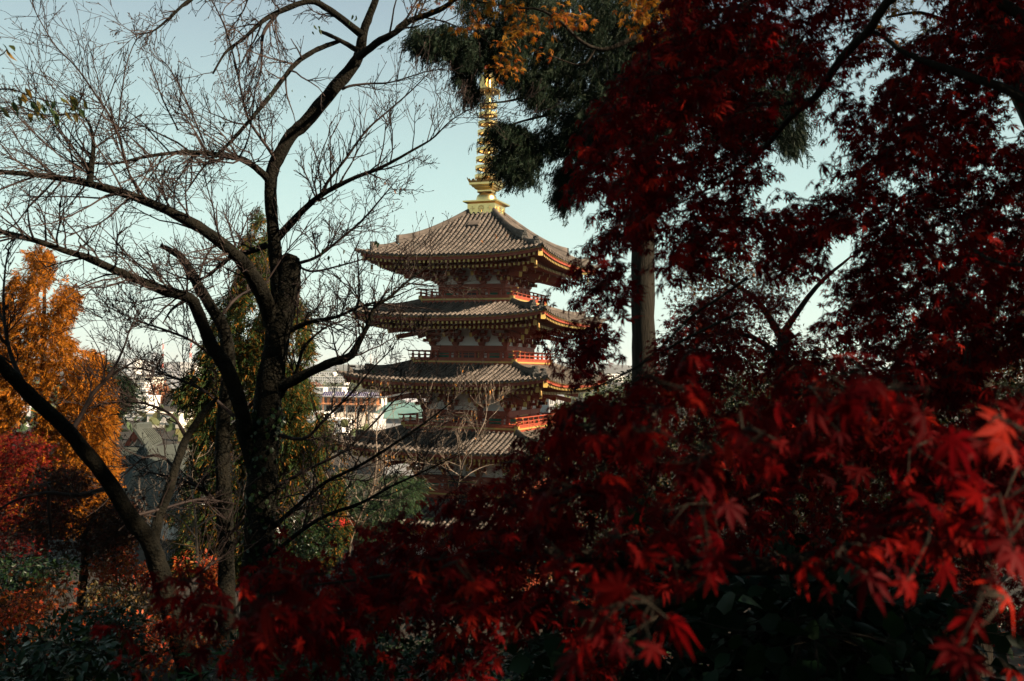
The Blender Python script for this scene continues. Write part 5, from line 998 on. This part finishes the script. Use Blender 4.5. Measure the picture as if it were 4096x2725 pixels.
# lower temple roof beyond
# ------------------------------------------------------------------ the town below
CITY = -22.
def gdist(px, py): z = P(px, py, 1)[2]; return CITY/min(z, -.004)
WGL = mat('window_glass', (.03, .04, .05), (.05, .06, .07), scale=.5, rough=.15, spec=.6)
PAL = {'white': mat('white_render', (.72, .70, .68), (.80, .78, .76), scale=.3, rough=.9), 'cream': mat('cream_render', (.60, .55, .47), (.68, .63, .55), scale=.3, rough=.9), 'grey': mat('grey_concrete', (.30, .31, .33), (.38, .39, .41), scale=.3, rough=.9), 'dark': mat('dark_cladding', (.13, .14, .17), (.18, .19, .22), scale=.3, rough=.8), 'blue': mat('blue_grey_tower', (.26, .30, .36), (.32, .36, .42), scale=.3, rough=.7), 'tan': mat('tan_brick', (.40, .24, .14), (.48, .30, .18), scale=.6, rough=.9), 'teal': mat('teal_metal_roof', (.10, .19, .19), (.14, .24, .23), scale=.5, rough=.5), 'slate': mat('slate_roof', (.12, .13, .15), (.17, .18, .20), scale=.5, rough=.8), 'rust': mat('rust_roof', (.28, .13, .08), (.36, .18, .11), scale=.5, rough=.8)}
def building(label, x0, x1, yt, yb, col, rows, cols, d=None, name='apartment_building', deep=12, roof='slab', turn=.35, wfrac=(.6, .5), cat='building', roofcol='slate', penthouse=False, group=None, balc=False):
    d = d or gdist((x0+x1)/2, yb); a = P(x0, yb, d); b = P(x1, yb, d); top = P((x0+x1)/2, yt, d)[2]; g = CITY; H = top-g; W = np.linalg.norm((b-a)[:2]); cx, cy = (a[0]+b[0])/2, (a[1]+b[1])/2
    t = thing(name, label, cat, (cx, cy, g), turn if cx > 0 else -turn*.6, group); W *= .93
    V, F = box(-W/2, W/2, 0, deep, -.5, H); wl = MB().add(V, F).build('wall', PAL[col], t)
    if roof == 'slab':
        V, F = box(-W/2-.3, W/2+.3, -.3, deep+.3, H, H+.5); MB().add(V, F).build('roof_slab', PAL[col], t)
        if penthouse: V, F = box(-W*.2, W*.15, 2, deep*.7, H+.5, H+3.2); MB().add(V, F).build('penthouse', PAL[col], t)
    else:
        h = min(3.2, deep*.3); pl = [(-.6, 0), (deep/2, h), (deep+.6, 0), (deep+.6, -.25), (-.6, -.25)]; V, F = prism(pl, -W/2-.5, W/2+.5, 'x'); V[:, 2] += H; MB().add(V, F).build('roof', PAL[roofcol], t)
    if rows:
        vis = P((x0+x1)/2, yb, d)[2]; z0 = max(1., vis-g); fh = (H-z0)/rows; cw = W/cols; ww, wh = cw*wfrac[0], fh*wfrac[1]
        mb = MB(); V, F = box(-ww/2, ww/2, -.06, .05, 0, wh); mb.add(V, F, 0)
        for xx in (-ww/2, ww/2, 0): V, F = box(xx-.05, xx+.05, -.12, -.061, 0, wh); mb.add(V, F, 1)
        V, F = box(-ww/2-.15, ww/2+.15, -.25, -.062, -.15, -.02); mb.add(V, F, 1); me = mb.mesh('window', [WGL, PAL['white']])
        for r_ in range(rows):
            for c_ in range(cols): inst('window', me, wl, (-W/2+cw*(c_+.5), 0, z0+fh*(r_+.28)))
            if balc: V, F = box(-W/2, W/2, -1.2, -.01, z0+fh*r_-.05, z0+fh*r_+fh*.24); MB().add(V, F).build('balcony', PAL[col], wl)
        # side wall windows
        for r_ in range(rows):
            for c_ in range(max(1, int(deep/5))):
                o = inst('window', me, wl, (W/2 if cx <= 0 else -W/2, (c_+.5)*deep/max(1, int(deep/5)), z0+fh*(r_+.28)), HALF if cx <= 0 else -HALF)
    return t
building('distant blue grey tower block, tallest on the left skyline', 270, 293, 826, 862, 'blue', 9, 4, turn=.2, deep=30)
building('distant pale slab tower beside the blue grey one on the skyline', 294, 312, 827, 862, 'white', 8, 4, turn=.2, deep=25)
building('far grey office block on the skyline with a stepped top', 314, 334, 832, 862, 'grey', 7, 4, turn=.2, deep=25, penthouse=True)
building('thin distant tower pricking the skyline', 345, 352, 812, 861, 'blue', 8, 1, turn=.2, deep=20)
building('low far grey block half lost in haze left on the skyline', 246, 269, 838, 860, 'grey', 3, 3, turn=.2, deep=25)
building('far dark block with gridded windows behind the cherry twigs', 358, 384, 838, 866, 'dark', 6, 4, turn=.2, deep=25)
building('distant grey block in front of the white one on the skyline', 395, 416, 834, 866, 'grey', 5, 4, turn=.2, deep=25)
building('broad white block on the skyline under the red and white mast', 415, 446, 836, 872, 'white', 4, 6, turn=.2, deep=30)
building('dark apartment block behind the round russet tree', 356, 396, 856, 892, 'dark', 5, 6, deep=18)
building('pale green grey office with a plain front above the white houses', 318, 353, 870, 898, 'cream', 3, 5, deep=16)
building('white villa with two tall windows above the long white house', 309, 335, 882, 908, 'white', 2, 3, deep=10, name='house', cat='house')
building('grey roofed house left of the white villa', 262, 300, 866, 890, 'grey', 2, 4, deep=10, roof='gable', name='house', cat='house')
building('long low white house under a flat roof', 276, 342, 897, 925, 'white', 2, 8, deep=10, name='house', cat='house')
building('white modern house with a wide overhanging roof', 281, 348, 913, 944, 'white', 2, 7, deep=9, name='house', cat='house', balc=True)
building('white low house nearest the hall roof with big panes', 276, 341, 935, 968, 'white', 2, 6, deep=9, name='house', cat='house')
building('long cream wall building behind the hall gable', 330, 420, 955, 985, 'cream', 1, 9, deep=9, name='house', cat='house')
building('white apartment block with four rows of windows right of the russet tree', 394, 440, 895, 936, 'white', 4, 6, deep=12, balc=True)
building('white block half hidden by cypress beside the apartment rows', 440, 478, 905, 940, 'white', 3, 4, deep=12)
building('brown roofed house among the trees behind the cherry trunks', 400, 450, 930, 955, 'tan', 2, 4, deep=9, roof='gable', roofcol='rust', name='house', cat='house')
building('small white house seen past the golden conifer on the far left', -20, 22, 905, 950, 'white', 2, 4, deep=9, name='house', cat='house')
building('grey house low on the far left edge behind the golden conifer', -30, 30, 940, 985, 'grey', 2, 3, deep=9, name='house', cat='house')
building('long white school with a grid of windows left of the pagoda', 705, 800, 868, 886, 'white', 3, 16, deep=14, name='school')
building('distant white flats above the long school', 722, 770, 857, 872, 'white', 2, 8, deep=20)
building('pale low hall with white roof above the solar panels', 700, 748, 893, 906, 'white', 1, 5, deep=14)
building('white flat roofed house behind the solar panels', 752, 790, 893, 908, 'white', 1, 4, deep=12, name='house', cat='house')
building('white building edge seen between trees under the third roof', 700, 745, 952, 1000, 'white', 2, 4, deep=9, name='house', cat='house')
building('white shed at the left of the pagoda by the sapling twigs', 742, 790, 968, 1002, 'white', 1, 3, deep=8, name='house', cat='house')
building('white house with a railed balcony right of the pagoda', 1232, 1262, 931, 962, 'white', 2, 3, deep=8, name='house', cat='house', balc=True)
building('grey clad house right of the white balcony house', 1260, 1300, 915, 965, 'grey', 2, 3, deep=9, name='house', cat='house', roof='gable')
building('distant white flats behind the maple tips right of the pagoda', 1395, 1440, 862, 880, 'white', 3, 7, deep=14)
building('far pale block on the skyline right of the pagoda', 1282, 1300, 843, 856, 'blue', 3, 3, deep=20)
for i, (x0, x1, yt, lb) in enumerate(((560, 585, 842, 'far grey block on the skyline right of the forked trunk'), (700, 720, 842, 'small far block on the skyline above the long school'), (745, 775, 840, 'wide pale block on the skyline left of the pagoda roofs'), (1340, 1360, 846, 'small far block on the skyline between maple tips'))): building(lb, x0, x1, yt, 858, 'blue', 3, 3, deep=25, turn=.2)
# the two storey building with solar panels on its roof
d = 330.; a = P(738, 952, d); b = P(878, 952, d); W = b[0]-a[0]; g = CITY; z1 = P(800, 915, d)[2]-g; zm = P(800, 931, d)[2]-g; z0 = P(800, 950, d)[2]-g
sb = thing('terraced_block', 'two storey brown timber fronted block with five solar panels on its roof', 'building', ((a[0]+b[0])/2, a[1], g), -.06)
V, F = box(-W/2, W/2, 0, 10, -.5, z1); wl = MB().add(V, F).build('wall', PAL['cream'], sb)
V, F = box(-W/2-.3, W/2+.3, -1.2, 10.3, z1, z1+.3); MB().add(V, F).build('roof_slab', PAL['slate'], sb)
TIM = mat('timber_panel', (.42, .17, .07), (.52, .23, .10), scale=1.5, rough=.7)
V, F = box(-.55, .55, -.12, -.01, zm+.2, z1-.1); tm = MB().add(V, F).mesh('timber_panel', TIM); V, F = box(-.35, .35, -.1, -.01, zm+.4, z1-.4); wmm = MB().add(V, F).mesh('window', WGL); V, F = box(-1.1, 1.1, -.1, -.01, z0+.2, zm-.5); wl2 = MB().add(V, F).mesh('window', WGL)
nn = 11
for i in range(nn):
    x = -W/2+W*(i+.5)/nn; inst('timber_panel', tm, wl, (x-.3, 0, 0)); inst('window', wmm, wl, (x+.65, 0, 0))
    if i % 2: inst('window', wl2, wl, (x, 0, 0))
    if i % 2 == 0: V, F = box(x-.08, x+.08, -1.3, -1.14, 0, z1); MB().add(V, F).build('post', TIM, sb)
V, F = box(-W/2, W/2, -1.3, -.01, zm-.1, zm+.1); MB().add(V, F).build('balcony', TIM, sb)
SOL = mat('solar_cell', (.05, .045, .11), (.07, .06, .14), scale=1, rough=.25, spec=.6)
for i in range(5):
    x = -W/2+W*(i+.5)/5*.98; hw = W*.082; sp_ = thing('solar_panel', ('leftmost', 'second from left', 'middle', 'fourth from left', 'rightmost')[i]+' solar panel array on the timber fronted block', 'solar panel', (sb.location.x+x, sb.location.y+1, g+z1+.3), -.06, 'solar panels on the timber fronted block')
    for r_ in range(2):
        for c_ in range(5):
            V, F = box(-hw+2*hw*c_/5+.05, -hw+2*hw*(c_+1)/5-.05, 0, .08, 0, 0); y0, zz0 = -.6+1.35*r_, .1+.78*r_; x0, x1 = -hw+2*hw*c_/5+.05, -hw+2*hw*(c_+1)/5-.05
            V = np.array([(x0, y0, zz0), (x1, y0, zz0), (x1, y0+1.25, zz0+.72), (x0, y0+1.25, zz0+.72)]); V = np.concatenate([V-np.array([0, 0, .05]), V]); MB().add(V, BOXF).build('cell', SOL, sp_)
    V = np.array([(-hw, -.7, .02), (hw, -.7, .02), (hw, 2.1, 1.62), (-hw, 2.1, 1.62)]); V = np.concatenate([V-np.array([0, 0, .14]), V-np.array([0, 0, .03])]); mb = MB().add(V, BOXF)
    for xx in (-hw+.2, hw-.2): V, F = box(xx-.05, xx+.05, 1.7, 1.8, 0, 1.3); mb.add(V, F)
    mb.build('frame', PAL['white'], sp_)
# teal roofed house with a satellite dish, behind the third balcony
d = 240.; a, b = P(868, 985, d), P(985, 985, d); W = b[0]-a[0]; th = thing('house', 'grey walled house with slanting teal metal roofs and a satellite dish', 'house', ((a[0]+b[0])/2, a[1], CITY), 0)
zf = lambda py: P(925, py, d)[2]-CITY; xf = lambda px: P(px, 950, d)[0]-th.location.x
V, F = box(xf(890), xf(985), 3, 12, 0, zf(917)); wl = MB().add(V, F).build('wall', mat('lilac_render', (.50, .48, .54), (.56, .54, .60), scale=.5, rough=.9), th)
V, F = prism([(xf(862), zf(951)), (xf(900), zf(924)), (xf(930), zf(921)), (xf(930), zf(925)), (xf(902), zf(928)), (xf(870), zf(953))], 0, 6, 'y'); MB().add(V, F).build('roof', PAL['teal'], th)
V, F = prism([(xf(868), zf(985)), (xf(868), zf(951)), (xf(902), zf(927)), (xf(926), zf(925)), (xf(926), zf(985))], 1, 5, 'y'); MB().add(V, F).build('wing', PAL['grey'], th)
for px in (884, 895, 910): V, F = box(xf(px)-.4, xf(px)+.4, .9, .99, zf(950), zf(935)); MB().add(V, F).build('window', WGL, th)
V, F = box(xf(938), xf(955), 2.9, 2.99, zf(944), zf(930)); MB().add(V, F).build('window', WGL, th)
V, F = prism([(xf(930), zf(953)), (xf(958), zf(930)), (xf(985), zf(932)), (xf(985), zf(953))], -1, 2.5, 'y'); MB().add(V, F).build('roof', PAL['teal'], th)
V, F = box(xf(919), xf(932), -1.5, 1, zf(956), zf(945)); MB().add(V, F).build('chimney', PAL['white'], th)
V, F = box(xf(862), xf(925), -2, .9, 0, zf(955)); MB().add(V, F).build('terrace', PAL['white'], th)
mb = MB(); V, F = lathe([(.001, 0), (.35, .06), (.6, .2), (.62, .2), (.35, .03), (.001, -.03)], 18); V = np.stack([V[:, 0], -V[:, 2], V[:, 1]*1.1], -1); mb.add(V+np.array([xf(956), -1.1, zf(932)]), F); V, F = tube([(xf(956), -.9, zf(945)), (xf(956), -.9, zf(920))], .04, 6); mb.add(V, F)
for zz in (922, 924.5): V, F = tube([(xf(951), -.9, zf(zz)), (xf(962), -.9, zf(zz))], .03, 5); mb.add(V, F)
mb.build('satellite_dish', PAL['white'], th)
building('teal roofed outbuilding just left of the third pagoda balcony', 885, 962, 962, 1000, 'grey', 0, 0, d=190, deep=10, roof='gable', roofcol='teal', name='house', cat='house', turn=0)
# lattice masts
MAST = mat('mast_steel', (.50, .50, .52), (.58, .58, .60), scale=1, rough=.5); MRED = mat('mast_red', (.50, .08, .05), (.56, .10, .06), scale=1, rough=.5)
for px, yt, yb, wpx, lb, rd in ((438, 779, 836, 7, 'red and white lattice mast above the white block on the skyline', True), (374, 783, 836, 4, 'thin orange lattice mast left of the red and white one', True), (853, 815, 850, 8, 'pale lattice power pylon left of the pagoda\'s second roof', False), (867, 826, 850, 5, 'small far pylon just right of the pale lattice pylon', False), (1261, 795, 836, 8, 'red and white pylon right of the third pagoda balcony', True), (1278, 825, 850, 4, 'faint small pylon beside the distant pale block', False)):
    d = 1500.; base = P(px, 850, d); g = CITY; H = P(px, yt, d)[2]-g; w0 = wpx*d/FD; t = thing('lattice_mast', lb, 'mast', (base[0], base[1], g), .3)
    sec = 8
    for s in range(sec):
        mb = MB(); za, zb_ = H*s/sec, H*(s+1)/sec; wa, wb = w0*(1-.8*s/sec)/2, w0*(1-.8*(s+1)/sec)/2; ca = [(-wa, -wa, za), (wa, -wa, za), (wa, wa, za), (-wa, wa, za)]; cb = [(-wb, -wb, zb_), (wb, -wb, zb_), (wb, wb, zb_), (-wb, wb, zb_)]
        for i in range(4):
            for p0, p1 in ((ca[i], cb[i]), (ca[i], cb[(i+1) % 4]), (ca[(i+1) % 4], cb[i]), (cb[i], cb[(i+1) % 4])): V, F = beam(p0, p1, .45, .45, (.3, .4, .8)); mb.add(V, F)
        if s in (5, 6) : V, F = beam((-w0*.9, 0, zb_), (w0*.9, 0, zb_), .5, .5); mb.add(V, F)
        mb.build('lattice_section', MRED if rd and s % 2 == 0 else MAST, t)
# trees among the town
RND = simple_leaf(1, .8)
def town_tree(label, px, py, wpx, hpx, matl, n, d=None):
    d = d or gdist(px, py+hpx/2); s = d/FD; c = P(px, py, d); g = CITY; t = thing('street_tree', label, 'tree', (c[0], c[1], g)); r, h = wpx*s/2, hpx*s/2; v = unit(n)*(rng.uniform(.35, 1, n)**.4)[:, None]; v *= (1+.16*np.sin(v[:, :1]*7)+.12*np.cos(v[:, 1:2]*9+v[:, 2:]*6))
    mb = MB(); scatter(mb, RND, v*np.array([r, r, h])+np.array([0, 0, c[2]-g]), frames(unit(n)+np.array([0, 0, -.3]), unit(n)), np.full(n, max(.35, r*.16))*rng.uniform(.6, 1.3, n)); mb.build('crown', matl, t, kind='stuff')
    V, F = tube([(0, 0, 0), (.1, 0, (c[2]-g)*.6), (0, 0, c[2]-g)], [r*.1, r*.08, r*.04], 7); MB().add(V, F).build('trunk', CEDB, t)
RUS = mat('russet_crown', (0, 0, 0), None, rough=.7, trans=.2, island=[(.26, .085, .03), (.34, .12, .04), (.20, .07, .03), (.30, .10, .035)]); TGR = mat('town_tree_leaf', (0, 0, 0), None, rough=.7, trans=.2, island=[(.04, .07, .025), (.06, .09, .03), (.10, .09, .03), (.05, .08, .03)])
town_tree('round russet zelkova among the white houses', 368, 907, 54, 54, RUS, 1500)
town_tree('small green tree left of the round russet zelkova', 300, 872, 26, 18, TGR, 400)
town_tree('rusty tree at the foot of the dark apartment block', 345, 868, 16, 14, RUS, 300)
town_tree('brown tree beside the brown roofed house behind the trunks', 470, 930, 44, 40, RUS, 700)
town_tree('green tree above the solar panels', 770, 889, 40, 15, TGR, 500)
town_tree('second green tree above the solar panels, nearer the pagoda', 812, 892, 40, 16, TGR, 500)
town_tree('russet tree above the roofs at the left end of the school', 720, 888, 40, 16, RUS, 500)
town_tree('autumn brown tree right of the rightmost solar panels', 888, 905, 30, 18, RUS, 500)
town_tree('green yard tree in front of the white shed by the pagoda', 752, 985, 46, 40, TGR, 700, d=200)
town_tree('dark green tree behind the white balcony house', 1300, 950, 60, 50, TGR, 900, d=180)
town_tree('far green clump below the blue grey tower', 262, 862, 30, 12, TGR, 300)
rng2 = np.random.default_rng(3); n = 26000; xx = rng2.uniform(-2600, 2600, n); yy = rng2.uniform(260, 3600, n); xx *= yy/3600*1.2; k = clump(xx/9, yy/9, 14) > .56; xx, yy = xx[k], yy[k]
mb = MB(); sc_ = 3.2+yy*.0022; pos = np.stack([xx, yy, CITY+ground_z(xx*0, yy*0+300)*0+rng2.uniform(1, 5, len(xx))], -1); scatter(mb, RND, pos, frames(unit(len(xx)), unit(len(xx))), sc_*rng2.uniform(.6, 1.2, len(xx))); u = mb.build('woodland', TGR, kind='stuff'); u['label'] = 'far tree clumps scattered through the town below'; u['category'] = 'woodland'
# ------------------------------------------------------------------ air
V, F = box(-6000, 6000, -400, 7000, -45, 70); hz = bpy.data.materials.new('haze_air'); hz.use_nodes = True; N = hz.node_tree.nodes; N.remove(N['Principled BSDF']); pv = N.new('ShaderNodeVolumePrincipled'); pv.inputs['Color'].default_value = (.93, .97, 1, 1); pv.inputs['Density'].default_value = 8e-5; pv.inputs['Anisotropy'].default_value = .2
hz.node_tree.links.new(pv.outputs[0], N['Material Output'].inputs['Volume']); h_ = MB().add(V, F).build('haze', hz, kind='stuff'); h_['label'] = 'thin blue haze over the town'; h_['category'] = 'haze'
